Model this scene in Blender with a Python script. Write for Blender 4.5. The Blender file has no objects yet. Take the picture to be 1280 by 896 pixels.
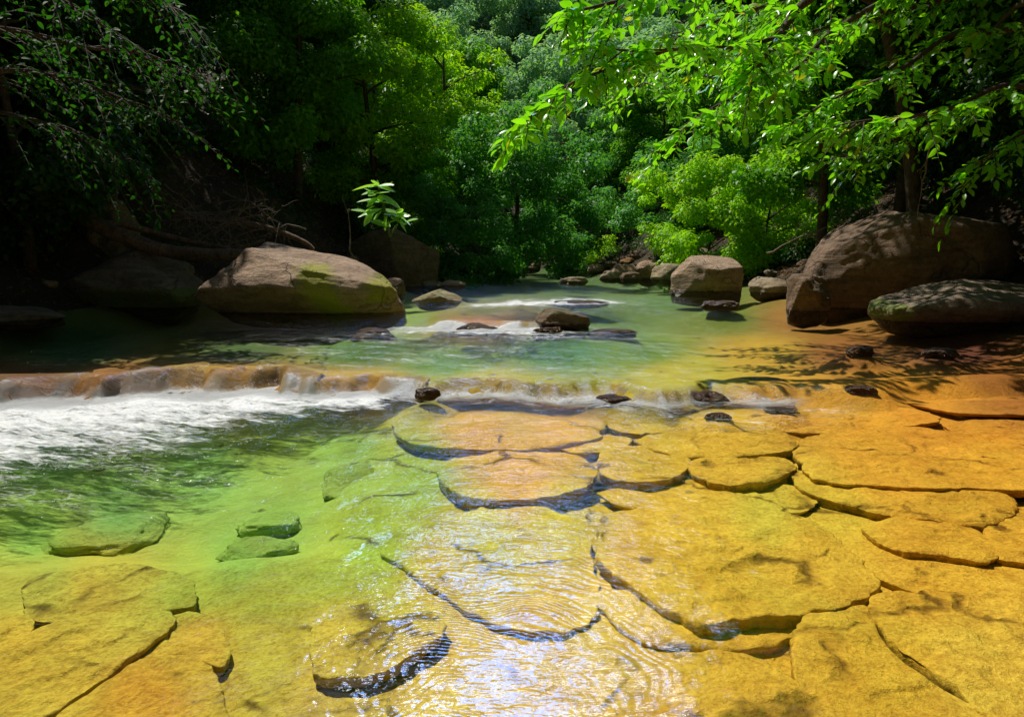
import bpy, math, random
import numpy as np
from mathutils import Vector, Matrix

S = bpy.context.scene
C = S.collection
R = math.radians
rng = np.random.default_rng(7)

# ------------------------------------------------------------------ camera
F = 853.3; CX, CY = 640.0, 448.0; CAMH = 1.2
PITCH = math.atan(130 / F)
cp, sp = math.cos(PITCH), math.sin(PITCH)

def on_plane(px, py, z=0.0):
    """world (x, y) where the line of sight of photo point (px, py) meets height z"""
    u = (px - CX) / F; v = (CY - py) / F
    dx, dy, dz = u, cp + v * sp, -sp + v * cp
    t = (z - CAMH) / dz
    return dx * t, dy * t

def at_dist(px, py, Y):
    u = (px - CX) / F; v = (CY - py) / F
    dx, dy, dz = u, cp + v * sp, -sp + v * cp
    t = Y / dy
    return np.array([dx * t, Y, CAMH + dz * t])

def to_photo(x, y, z):
    zc = y * cp - (z - CAMH) * sp
    vc = y * sp + (z - CAMH) * cp
    zc = np.maximum(zc, 0.05)
    return CX + F * x / zc, CY - F * vc / zc

cam = bpy.data.cameras.new("camera"); co = bpy.data.objects.new("camera", cam); C.objects.link(co)
cam.lens = 24.0; cam.sensor_width = 36.0; cam.clip_end = 1500; cam.clip_start = 0.05
co.location = (0, 0, CAMH); co.rotation_euler = (math.pi / 2 - PITCH, 0, 0)
S.camera = co

# ------------------------------------------------------------------ noise
_p = np.random.default_rng(11).permutation(256); _p = np.concatenate([_p, _p, _p])
_g = np.random.default_rng(12).normal(size=(256, 3)); _g /= np.linalg.norm(_g, axis=1)[:, None]
def perlin(x, y, z):
    x, y, z = np.broadcast_arrays(np.asarray(x, float), np.asarray(y, float), np.asarray(z, float))
    xi, yi, zi = np.floor(x).astype(int), np.floor(y).astype(int), np.floor(z).astype(int)
    xf, yf, zf = x - xi, y - yi, z - zi
    xi &= 255; yi &= 255; zi &= 255
    f = lambda t: t * t * t * (t * (t * 6 - 15) + 10)
    u, v, w = f(xf), f(yf), f(zf)
    def gr(a, b, c):
        h = _p[_p[_p[xi + a] + yi + b] + zi + c]
        g = _g[h]
        return g[..., 0] * (xf - a) + g[..., 1] * (yf - b) + g[..., 2] * (zf - c)
    l = lambda a, b, t: a + t * (b - a)
    return 1.6 * l(l(l(gr(0,0,0), gr(1,0,0), u), l(gr(0,1,0), gr(1,1,0), u), v),
                   l(l(gr(0,0,1), gr(1,0,1), u), l(gr(0,1,1), gr(1,1,1), u), v), w)
def fbm(x, y, z=0.0, o=4, g=0.5):
    s = 0; a = 1; f = 1
    for i in range(o):
        s = s + a * perlin(x * f + 17.3 * i, y * f + 5.1 * i, np.asarray(z) * f + 3.7 * i); a *= g; f *= 2.03
    return s
def sst(a, b, x):
    t = np.clip((x - a) / (b - a), 0, 1); return t * t * (3 - 2 * t)

# ------------------------------------------------------------------ mesh helpers
def make_mesh(name, V, Fc, mat=None, parent=None, smooth=True, attrs=None, cols=None, loc=None):
    me = bpy.data.meshes.new(name)
    V = np.asarray(V, dtype=np.float32)
    if isinstance(Fc, np.ndarray):
        n, k = Fc.shape
        me.vertices.add(len(V)); me.vertices.foreach_set("co", V.ravel())
        me.loops.add(n * k); me.loops.foreach_set("vertex_index", Fc.astype(np.int32).ravel())
        me.polygons.add(n); me.polygons.foreach_set("loop_start", np.arange(0, n * k, k, dtype=np.int32))
        me.update(calc_edges=True)
    else:
        me.from_pydata(V.tolist(), [], [list(f) for f in Fc]); me.update()
    if smooth:
        me.polygons.foreach_set("use_smooth", [True] * len(me.polygons))
    for k, a in (attrs or {}).items():
        at = me.attributes.new(k, 'FLOAT', 'POINT'); at.data.foreach_set("value", np.asarray(a, dtype=np.float32).ravel())
    for k, a in (cols or {}).items():
        at = me.attributes.new(k, 'FLOAT_COLOR', 'POINT')
        a = np.asarray(a, dtype=np.float32)
        if a.shape[1] == 3: a = np.concatenate([a, np.ones((len(a), 1), np.float32)], 1)
        at.data.foreach_set("color", a.ravel())
    if mat: me.materials.append(mat)
    o = bpy.data.objects.new(name, me); C.objects.link(o)
    if parent: o.parent = parent
    if loc is not None: o.location = loc
    return o

def tag(o, label=None, cat=None, group=None, kind=None):
    if label: o["label"] = label
    if cat: o["category"] = cat
    if group: o["group"] = group
    if kind: o["kind"] = kind
    return o
def empty(name, loc=(0, 0, 0)):
    o = bpy.data.objects.new(name, None); C.objects.link(o); o.location = loc; o.empty_display_size = 0.2
    return o

class MB:
    def __init__(s): s.V = []; s.Q = []; s.n = 0
    def add(s, V, Q):
        s.V.append(np.asarray(V, float)); s.Q.append(np.asarray(Q, int) + s.n); s.n += len(V)
    def tube(s, pts, rad, sides=7, rough=0.0, seed=0):
        pts = np.asarray(pts, float); n = len(pts)
        rad = np.broadcast_to(rad, (n,)).astype(float)
        T = np.gradient(pts, axis=0); T /= np.linalg.norm(T, axis=1)[:, None] + 1e-9
        up = np.array([0, 0, 1.0]) if abs(T[0][2]) < 0.9 else np.array([1.0, 0, 0])
        N = np.cross(T[0], up); N /= np.linalg.norm(N)
        th = np.linspace(0, 2 * np.pi, sides, endpoint=False)
        V = []
        for i in range(n):
            N = N - T[i] * N.dot(T[i]); N /= np.linalg.norm(N) + 1e-9
            B = np.cross(T[i], N)
            ring = pts[i] + rad[i] * (np.cos(th)[:, None] * N + np.sin(th)[:, None] * B)
            if rough:
                d = 1 + rough * perlin(ring[:, 0] * 6 + seed, ring[:, 1] * 6, ring[:, 2] * 6)
                ring = pts[i] + (ring - pts[i]) * d[:, None]
            V.append(ring)
        V = np.concatenate(V)
        i = np.arange(n - 1)[:, None] * sides; j = np.arange(sides)[None, :]; j2 = (j + 1) % sides
        Q = np.stack([i + j, i + j2, i + sides + j2, i + sides + j], -1).reshape(-1, 4)
        s.add(V, Q)
        s.add(np.concatenate([V[-sides:], [pts[-1] + T[-1] * rad[-1] * 0.6]]),
              [[k, (k + 1) % sides, sides, sides] for k in range(sides)])
    def build(s, name, mat, parent=None, smooth=True, **kw):
        V = np.concatenate(s.V); Q = np.concatenate(s.Q)
        tri = Q[:, 2] == Q[:, 3]
        if tri.any():
            faces = [q[:3] if t else q for q, t in zip(Q.tolist(), tri)]
            return make_mesh(name, V, faces, mat, parent, smooth, **kw)
        return make_mesh(name, V, Q, mat, parent, smooth, **kw)

def catmull(P, per=8, closed=False):
    P = np.asarray(P, float); n = len(P); out = []
    rngi = range(n if closed else n - 1)
    for i in rngi:
        if closed: a, b, c, d = P[(i-1) % n], P[i], P[(i+1) % n], P[(i+2) % n]
        else: a, b, c, d = P[max(i-1, 0)], P[i], P[i+1], P[min(i+2, n-1)]
        for t in np.linspace(0, 1, per, endpoint=False):
            out.append(0.5 * ((2*b) + (-a + c)*t + (2*a - 5*b + 4*c - d)*t*t + (-a + 3*b - 3*c + d)*t**3))
    if not closed: out.append(P[-1])
    return np.array(out)

# ------------------------------------------------------------------ material helpers
def new_mat(name):
    m = bpy.data.materials.new(name); m.use_nodes = True
    nt = m.node_tree; nt.nodes.clear()
    return m, nt, nt.nodes, nt.links
def N(nodes, t, **kw):
    n = nodes.new(t)
    for k, v in kw.items():
        if k.startswith("i_"):
            n.inputs[k[2:].replace("_", " ")].default_value = v
        else: setattr(n, k, v)
    return n
def mixc(nd, lk, fac, a, b, blend='MIX'):
    n = nd.new('ShaderNodeMix'); n.data_type = 'RGBA'; n.blend_type = blend
    for sock, v in ((n.inputs[0], fac), (n.inputs[6], a), (n.inputs[7], b)):
        if hasattr(v, 'is_output'): lk.new(v, sock)
        elif isinstance(v, (int, float)): sock.default_value = v if sock == n.inputs[0] else (v, v, v, 1)
        else: sock.default_value = (*v, 1) if len(v) == 3 else v
    return n.outputs[2]
def math_(nd, lk, op, a, b=None, c=None, clamp=False):
    n = nd.new('ShaderNodeMath'); n.operation = op; n.use_clamp = clamp
    for i, v in enumerate((a, b, c)):
        if v is None: continue
        if hasattr(v, 'is_output'): lk.new(v, n.inputs[i])
        else: n.inputs[i].default_value = v
    return n.outputs[0]
def ramp(nd, lk, src, stops):
    n = nd.new('ShaderNodeValToRGB'); e = n.color_ramp.elements
    while len(e) < len(stops): e.new(0.5)
    for el, (p, c) in zip(e, stops):
        el.position = p; el.color = (c, c, c, 1) if isinstance(c, (int, float)) else (*c, 1)
    lk.new(src, n.inputs[0]); return n.outputs[0]
def noise(nd, lk, scale, detail=4, rough=0.55, vec=None, dist=0.0):
    n = nd.new('ShaderNodeTexNoise'); n.inputs['Scale'].default_value = scale
    n.inputs['Detail'].default_value = detail; n.inputs['Roughness'].default_value = rough
    n.inputs['Distortion'].default_value = dist
    if vec is not None: lk.new(vec, n.inputs['Vector'])
    return n.outputs['Fac']
def bump(nd, lk, h, dist, strength=1.0, nrm=None):
    n = nd.new('ShaderNodeBump'); n.inputs['Distance'].default_value = dist; n.inputs['Strength'].default_value = strength
    lk.new(h, n.inputs['Height'])
    if nrm is not None: lk.new(nrm, n.inputs['Normal'])
    return n.outputs[0]

def rock_mat(name, c1, c2, c3, moss=(0.10, 0.13, 0.015), rough=0.85):
    m, nt, nd, lk = new_mat(name)
    pos = nd.new('ShaderNodeNewGeometry').outputs['Position']
    n1 = noise(nd, lk, 1.6, 6, 0.6, pos, 0.4); n2 = noise(nd, lk, 9, 6, 0.7, pos); n3 = noise(nd, lk, 45, 4, 0.7, pos)
    col = mixc(nd, lk, ramp(nd, lk, n1, [(0.35, 0.0), (0.68, 1.0)]), c1, c2)
    col = mixc(nd, lk, ramp(nd, lk, n2, [(0.45, 0.0), (0.75, 1.0)]), col, c3)
    col = mixc(nd, lk, ramp(nd, lk, n3, [(0.3, 0.75), (0.7, 0.0)]), col, mixc(nd, lk, 1.0, col, (0.35, 0.33, 0.3), 'MULTIPLY'))
    # strata lines
    mp = nd.new('ShaderNodeMapping'); mp.inputs['Scale'].default_value = (1.0, 1.0, 7.0); mp.inputs['Rotation'].default_value = (0.2, 0.35, 0)
    lk.new(pos, mp.inputs[0]); n4 = noise(nd, lk, 1.5, 5, 0.6, mp.outputs[0], 0.6)
    col = mixc(nd, lk, ramp(nd, lk, n4, [(0.38, 0.55), (0.5, 0.0)]), col, mixc(nd, lk, 1.0, col, (0.45, 0.42, 0.38), 'MULTIPLY'))
    nz = nd.new('ShaderNodeTexNoise'); nz.inputs['Scale'].default_value = 1.7; nz.inputs['Detail'].default_value = 5; lk.new(pos, nz.inputs['Vector'])
    vz = nd.new('ShaderNodeVectorMath'); vz.operation = 'MULTIPLY_ADD'; lk.new(nz.outputs['Color'], vz.inputs[0]); vz.inputs[1].default_value = (1.1, 1.1, 0.9); lk.new(pos, vz.inputs[2])
    vc = nd.new('ShaderNodeTexVoronoi'); vc.feature = 'DISTANCE_TO_EDGE'; vc.inputs['Scale'].default_value = 0.9; lk.new(vz.outputs[0], vc.inputs['Vector'])
    crk = math_(nd, lk, 'MULTIPLY', ramp(nd, lk, vc.outputs['Distance'], [(0.002, 1.0), (0.022, 0.0)]), ramp(nd, lk, n1, [(0.45, 0.0), (0.55, 1.0)]))
    col = mixc(nd, lk, math_(nd, lk, 'MULTIPLY', crk, 0.35), col, mixc(nd, lk, 1.0, col, (0.25, 0.2, 0.16), 'MULTIPLY'))
    lich = noise(nd, lk, 3.6, 6, 0.7, pos, 0.8)
    col = mixc(nd, lk, ramp(nd, lk, lich, [(0.56, 0.0), (0.66, 0.45)]), col, mixc(nd, lk, 1.0, col, (1.45, 1.5, 1.45), 'MULTIPLY'))
    am = N(nd, 'ShaderNodeAttribute', attribute_name='moss').outputs['Fac']
    mf = math_(nd, lk, 'ADD', am, math_(nd, lk, 'ADD', math_(nd, lk, 'MULTIPLY', math_(nd, lk, 'SUBTRACT', n2, 0.5), 2.2), math_(nd, lk, 'MULTIPLY', math_(nd, lk, 'SUBTRACT', n3, 0.5), 1.2)))
    mf = math_(nd, lk, 'MULTIPLY', ramp(nd, lk, mf, [(0.42, 0.0), (0.75, 0.92)]), ramp(nd, lk, am, [(0.05, 0.0), (0.3, 1.0)]))
    mcol = mixc(nd, lk, n3, moss, tuple(min(1, v * 2.4) for v in moss))
    col = mixc(nd, lk, mf, col, mcol)
    aw = N(nd, 'ShaderNodeAttribute', attribute_name='wet').outputs['Fac']
    wf = ramp(nd, lk, math_(nd, lk, 'ADD', aw, math_(nd, lk, 'MULTIPLY', math_(nd, lk, 'SUBTRACT', n2, 0.5), 0.5)), [(0.35, 0.0), (0.65, 1.0)])
    col = mixc(nd, lk, wf, col, mixc(nd, lk, 1.0, col, (0.30, 0.24, 0.18), 'MULTIPLY'))
    b = N(nd, 'ShaderNodeBsdfPrincipled'); lk.new(col, b.inputs['Base Color'])
    lk.new(ramp(nd, lk, wf, [(0.0, rough), (1.0, 0.25)]), b.inputs['Roughness'])
    h = math_(nd, lk, 'ADD', math_(nd, lk, 'MULTIPLY', n2, 0.8), math_(nd, lk, 'MULTIPLY', n3, 0.3))
    h = math_(nd, lk, 'ADD', h, math_(nd, lk, 'MULTIPLY', n4, 0.7))
    h = math_(nd, lk, 'SUBTRACT', h, math_(nd, lk, 'MULTIPLY', crk, 0.5))
    lk.new(bump(nd, lk, h, 0.10, 1.0), b.inputs['Normal'])
    o = nd.new('ShaderNodeOutputMaterial'); lk.new(b.outputs[0], o.inputs[0])
    return m

def leaf_mat(name, c1, c2, c3=None, trans=0.45, gloss=0.35, spec=0.5, scale=0.35):
    m, nt, nd, lk = new_mat(name)
    g = nd.new('ShaderNodeNewGeometry'); pos = g.outputs['Position']; rnd = g.outputs['Random Per Island']
    n1 = noise(nd, lk, scale, 3, 0.6, pos)
    f = math_(nd, lk, 'ADD', math_(nd, lk, 'MULTIPLY', rnd, 0.6), math_(nd, lk, 'MULTIPLY', math_(nd, lk, 'SUBTRACT', n1, 0.3), 1.0), clamp=True)
    col = mixc(nd, lk, f, c1, c2)
    if c3: col = mixc(nd, lk, math_(nd, lk, 'GREATER_THAN', rnd, 0.975), col, c3)
    b = N(nd, 'ShaderNodeBsdfPrincipled'); lk.new(col, b.inputs['Base Color'])
    b.inputs['Roughness'].default_value = gloss; b.inputs['Specular IOR Level'].default_value = spec
    t = N(nd, 'ShaderNodeBsdfTranslucent')
    lk.new(mixc(nd, lk, 1.0, col, (1.5, 1.45, 0.35), 'MULTIPLY'), t.inputs[0])
    mx = nd.new('ShaderNodeMixShader'); mx.inputs[0].default_value = trans
    lk.new(b.outputs[0], mx.inputs[1]); lk.new(t.outputs[0], mx.inputs[2])
    o = nd.new('ShaderNodeOutputMaterial'); lk.new(mx.outputs[0], o.inputs[0])
    return m

def bark_mat(name, c1, c2):
    m, nt, nd, lk = new_mat(name)
    pos = nd.new('ShaderNodeNewGeometry').outputs['Position']
    n1 = noise(nd, lk, 6, 5, 0.65, pos); mp = nd.new('ShaderNodeMapping'); mp.inputs['Scale'].default_value = (3, 3, 0.5); lk.new(pos, mp.inputs[0])
    n2 = noise(nd, lk, 14, 4, 0.6, mp.outputs[0])
    col = mixc(nd, lk, ramp(nd, lk, n1, [(0.35, 0.0), (0.65, 1.0)]), c1, c2)
    col = mixc(nd, lk, ramp(nd, lk, n2, [(0.4, 0.8), (0.6, 0.0)]), col, mixc(nd, lk, 1.0, col, (0.4, 0.4, 0.4), 'MULTIPLY'))
    b = N(nd, 'ShaderNodeBsdfPrincipled'); lk.new(col, b.inputs['Base Color']); b.inputs['Roughness'].default_value = 0.9
    lk.new(bump(nd, lk, math_(nd, lk, 'ADD', n1, n2), 0.03, 0.8), b.inputs['Normal'])
    o = nd.new('ShaderNodeOutputMaterial'); lk.new(b.outputs[0], o.inputs[0])
    return m

M = {}
M['rock_warm'] = rock_mat('warm_sandstone', (0.50, 0.33, 0.21), (0.66, 0.48, 0.33), (0.34, 0.21, 0.13), moss=(0.20, 0.20, 0.012))
M['rock_dark'] = rock_mat('dark_sandstone', (0.22, 0.135, 0.075), (0.38, 0.24, 0.15), (0.13, 0.078, 0.042), moss=(0.06, 0.075, 0.01))
M['rock_grey'] = rock_mat('grey_stone', (0.28, 0.20, 0.14), (0.48, 0.36, 0.26), (0.16, 0.115, 0.075))
M['rock_pale'] = rock_mat('pale_stone', (0.42, 0.32, 0.19), (0.55, 0.45, 0.30), (0.30, 0.20, 0.10), moss=(0.14, 0.16, 0.03))
M['rock_orange'] = rock_mat('orange_stone', (0.34, 0.16, 0.04), (0.46, 0.25, 0.07), (0.16, 0.06, 0.02))
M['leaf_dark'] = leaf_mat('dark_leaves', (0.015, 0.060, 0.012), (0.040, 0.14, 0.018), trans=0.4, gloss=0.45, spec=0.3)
M['leaf_mid'] = leaf_mat('mid_green_leaves', (0.07, 0.25, 0.02), (0.19, 0.50, 0.03), trans=0.45, gloss=0.45, spec=0.3)
M['leaf_bright'] = leaf_mat('bright_leaves', (0.18, 0.44, 0.014), (0.38, 0.68, 0.03), (0.35, 0.40, 0.03), trans=0.5, gloss=0.45, spec=0.3)
M['leaf_cool'] = leaf_mat('cool_green_leaves', (0.06, 0.25, 0.06), (0.14, 0.43, 0.10), trans=0.45, gloss=0.45, spec=0.35)
M['leaf_far'] = leaf_mat('haze_tinted_leaves', (0.20, 0.42, 0.33), (0.34, 0.60, 0.46), trans=0.4, gloss=0.6, spec=0.2, scale=0.12)  # distance haze put into the leaf colour, paler and bluer
M['leaf_near'] = leaf_mat('glossy_branch_leaves', (0.11, 0.40, 0.014), (0.26, 0.64, 0.025), (0.35, 0.40, 0.03), trans=0.55, gloss=0.28, spec=0.6, scale=1.2)
M['leaf_shade'] = leaf_mat('shaded_branch_leaves', (0.015, 0.075, 0.015), (0.035, 0.16, 0.03), trans=0.45, gloss=0.6, spec=0.12, scale=1.2)  # shade of the left bank put into the leaf colour
M['leaf_plant'] = leaf_mat('pale_plant_leaves', (0.20, 0.50, 0.08), (0.42, 0.72, 0.24), trans=0.4, gloss=0.3, spec=0.6)
M['litter'] = leaf_mat('dead_leaves', (0.10, 0.05, 0.02), (0.26, 0.14, 0.06), trans=0.15, gloss=0.7, spec=0.2, scale=2)
M['bark'] = bark_mat('brown_bark', (0.07, 0.045, 0.028), (0.13, 0.09, 0.06))
M['bark_grey'] = bark_mat('grey_dead_wood', (0.17, 0.12, 0.09), (0.32, 0.25, 0.19))
M['log'] = bark_mat('driftwood', (0.13, 0.08, 0.05), (0.26, 0.17, 0.11))
M['stem'] = bark_mat('green_stem', (0.10, 0.20, 0.03), (0.16, 0.26, 0.05))

# ------------------------------------------------------------------ stream layout
def interp(y, pts):
    pts = np.array(pts, float); return np.interp(y, pts[:, 0], pts[:, 1])
def left_edge(y):
    return interp(y, [(-20, -11), (0, -9.5), (5, -9), (10, -8.8), (13, -7.8), (16, -6.3), (20, -4.2), (27, -3.6), (38, -3.3), (50, -1.5), (60, 1)])
def right_edge(y):
    return interp(y, [(-20, 10), (0, 8.6), (5, 8.2), (9, 7.6), (12, 7.0), (16, 6.6), (20, 7.6), (25, 7.2), (32, 5.2), (38, 4.4), (50, 4.5), (60, 8)])

def line_from(pts, z=0.0):
    w = np.array([on_plane(a, b, z) for a, b in pts]); i = np.argsort(w[:, 0]); return w[i]
c1p = line_from([(-500, 500), (-200, 503), (0, 503), (120, 500), (200, 488), (270, 492), (340, 486), (400, 494), (470, 488), (540, 497), (620, 491), (700, 503), (770, 497), (830, 508), (900, 500), (950, 505), (1090, 490), (1280, 482), (1600, 475)])
c2p = line_from([(-300, 424), (200, 424), (380, 420), (450, 414), (530, 410), (600, 411), (680, 412), (790, 413), (900, 404), (1100, 400), (1500, 400)], 0.11)
c3p = line_from([(300, 385), (480, 383), (560, 383), (640, 380), (780, 376), (900, 372), (1300, 372)], 0.2)
def cas(p, x): return np.interp(x, p[:, 0], p[:, 1])
H1 = lambda x: 0.11 - 0.07 * sst(1.2, 3.6, x)
H2, H3 = 0.10, 0.05
def fall(t, w):  # 0 below, 1 above the lip
    return sst(0, 1, t / w)
def level(x, y, lump=True):
    n = (fbm(x * 2.1, 3.3, 0, 3) * 0.27 + 0.035 * perlin(x * 8, 1.3, 0)) if lump else 0
    t_ = y - cas(c1p, x)
    a = (H1(x) + 0.075 * sst(-1.2, -2.4, x) * np.exp(-((t_ - 0.3) / 0.7) ** 2)) * fall(y - cas(c1p, x) - n, 0.26 + 0.1 * (perlin(x * 3, 9.1, 0) if lump else 0))
    g2_ = np.exp(-((x + 0.2) / 2.0) ** 4); g3_ = np.exp(-((x - 0.8) / 2.6) ** 4)
    b = H2 * fall(y - cas(c2p, x) - n * 1.6, 0.40 + 4.0 * (1 - g2_))
    c = H3 * fall(y - cas(c3p, x) - n * 2.5, 0.7 + 5.0 * (1 - g3_))
    return a + b + c

MOUNDS = []
for (a_, b_, c_, z_) in [(742,792,500,0),(828,918,500,0),(884,914,520,0),(958,992,512,0),(924,982,476,.05),(1060,1096,487,.03),(1062,1092,436,.08),(1158,1200,439,.08),(520,548,490,.08),(438,492,416,.11),(560,622,412,.11),(668,706,415,.11),(735,795,415,.11),(880,924,379,.2)]:
    mx_, my_ = on_plane((a_ + b_) / 2, c_, z_); ww_ = (b_ - a_) / F * my_
    MOUNDS.append((mx_, my_ + 0.2 * ww_, ww_ * 0.8 + 0.12, ww_ * 0.6 + 0.15))
def depth_field(x, y):
    """water depth of the open bed between the slabs"""
    px, py = to_photo(x, y, -0.25)
    n = fbm(x * 0.9, y * 0.9, 2.0, 4)
    d = 0.205 + 0.05 * sst(330, 230, px)
    # deep pool left of the foreground slabs
    deep = sst(0, 1, (500 - px) / 150 + 0.2 * n) * sst(725, 640, py + 20 * n) * sst(490, 620, py)
    d = d + 0.20 * deep
    # right hand shelf is shallower
    d = d - 0.02 * sst(900, 1150, px) * sst(460, 500, py)
    mid = sst(500, 470, py)
    d = d * (1 - mid) + mid * (0.40 - 0.17 * sst(800, 1050, px))
    # thin flow over the ledges
    y1 = y - cas(c1p, x); y2 = y - cas(c2p, x)
    k1 = np.exp(-((y1 - 0.42) / 0.42) ** 2) * sst(-9, -4.2, x); k2 = np.exp(-((y2 - 0.6) / 0.6) ** 2) * np.exp(-((x - 0.0) / 2.6) ** 4)
    d = d * (1 - 0.93 * k1) * (1 - 0.88 * k2)
    for (ma, mb_, mc, md) in MOUNDS:
        d = d * (1 - 0.88 * np.exp(-(((x - ma) / mc) ** 2 + ((y - mb_) / md) ** 2)))
    y3 = y - cas(c3p, x)
    d = d * (1 - 0.8 * np.exp(-((y3 - 0.9) / 0.9) ** 2) * np.exp(-((x - 0.8) / 3.0) ** 4))
    return np.maximum(d + 0.035 * n * np.clip(d * 4, 0, 1), 0.012)

def bank_h(x, y):
    le, re = left_edge(y), right_edge(y)
    wob = 0.5 * fbm(y * 0.35, 4.4, 0, 3)
    dl = le + wob - x; dr = x - re + wob
    d = np.maximum(dl, dr)
    dend = y - 52 + 0.2 * np.abs(x)
    left = dl > dr
    sl = np.where(left, 0.62, 0.50)
    h = np.where(d > 0, 0.45 * sst(0, 0.8, d) + sl * d * sst(0, 4, d) * np.where(d > 14, 0.0, 1.0) , 0)
    h = np.where(d > 14, 0.45 + sl * 14 + (d - 14) * 0.35, h)
    h = np.minimum(h, 34)
    he = np.where(dend > 0, 0.5 * sst(0, 1.5, dend) + 0.60 * dend, 0); he = np.minimum(he, 48)
    up = np.maximum(h, he)
    n = fbm(x * 0.4, y * 0.4, 7.0, 4)
    return up, d, dend, up + np.clip(up, 0, 1.0) * 0.35 * n
def ground(x, y):
    x = np.asarray(x, float); y = np.asarray(y, float)
    up, d, dend, h = bank_h(x, y)
    lv = level(x, y, False)
    water_in = np.maximum(d, dend)
    shore = sst(-1.3, 0.05, water_in)
    bed = level(x, y) - depth_field(x, y) * (1 - shore) + 0.02 * shore
    return np.where(up > 0, lv + h + 0.02, bed)

# bed tint: algae and silt, with water absorption and right-hand shade painted in
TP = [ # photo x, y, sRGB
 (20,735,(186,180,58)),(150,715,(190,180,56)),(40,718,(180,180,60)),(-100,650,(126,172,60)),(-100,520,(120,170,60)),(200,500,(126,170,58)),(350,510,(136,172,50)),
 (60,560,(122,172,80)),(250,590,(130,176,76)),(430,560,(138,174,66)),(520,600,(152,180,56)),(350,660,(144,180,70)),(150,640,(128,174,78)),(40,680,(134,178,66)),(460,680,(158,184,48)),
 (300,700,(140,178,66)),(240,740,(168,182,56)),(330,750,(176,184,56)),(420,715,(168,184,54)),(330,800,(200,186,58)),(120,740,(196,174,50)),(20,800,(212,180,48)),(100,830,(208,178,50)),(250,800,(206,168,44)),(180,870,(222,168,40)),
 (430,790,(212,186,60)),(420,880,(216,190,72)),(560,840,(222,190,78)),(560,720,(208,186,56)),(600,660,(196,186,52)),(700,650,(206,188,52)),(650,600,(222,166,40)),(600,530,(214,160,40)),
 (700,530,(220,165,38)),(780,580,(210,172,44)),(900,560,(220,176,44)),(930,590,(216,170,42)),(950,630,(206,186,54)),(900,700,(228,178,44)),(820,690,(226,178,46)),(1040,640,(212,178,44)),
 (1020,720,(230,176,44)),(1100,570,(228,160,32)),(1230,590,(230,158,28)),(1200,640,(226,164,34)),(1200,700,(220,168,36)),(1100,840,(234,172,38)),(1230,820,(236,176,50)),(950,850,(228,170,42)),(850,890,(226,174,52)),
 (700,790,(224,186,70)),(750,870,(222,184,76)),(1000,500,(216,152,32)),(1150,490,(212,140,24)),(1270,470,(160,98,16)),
 (100,440,(48,88,26)),(300,440,(70,96,26)),(450,440,(74,112,24)),(560,455,(98,132,28)),(700,440,(80,124,24)),(800,440,(104,132,24)),(850,465,(176,160,36)),(950,440,(180,140,26)),(1050,440,(140,88,16)),(1200,440,(96,56,12)),  # right-hand entries darkened to paint in the tree shade
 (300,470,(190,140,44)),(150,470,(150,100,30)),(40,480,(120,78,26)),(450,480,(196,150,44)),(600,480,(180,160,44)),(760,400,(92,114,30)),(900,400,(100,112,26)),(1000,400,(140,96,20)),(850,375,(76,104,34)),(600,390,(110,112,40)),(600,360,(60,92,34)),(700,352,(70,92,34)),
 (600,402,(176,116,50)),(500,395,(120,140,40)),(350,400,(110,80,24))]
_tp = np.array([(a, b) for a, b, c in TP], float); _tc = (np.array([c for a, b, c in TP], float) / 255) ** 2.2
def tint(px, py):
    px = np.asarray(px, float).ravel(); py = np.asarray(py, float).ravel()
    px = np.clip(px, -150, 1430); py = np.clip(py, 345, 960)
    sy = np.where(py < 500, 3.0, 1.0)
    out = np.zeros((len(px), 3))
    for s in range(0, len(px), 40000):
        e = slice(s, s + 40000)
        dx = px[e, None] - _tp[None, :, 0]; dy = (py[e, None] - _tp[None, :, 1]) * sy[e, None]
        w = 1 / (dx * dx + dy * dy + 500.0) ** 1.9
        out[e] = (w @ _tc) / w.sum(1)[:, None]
    return np.clip(out * np.array([1.25, 1.38, 1.4]) + np.array([0, 0, 0.025]), 0, 0.9)

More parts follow.
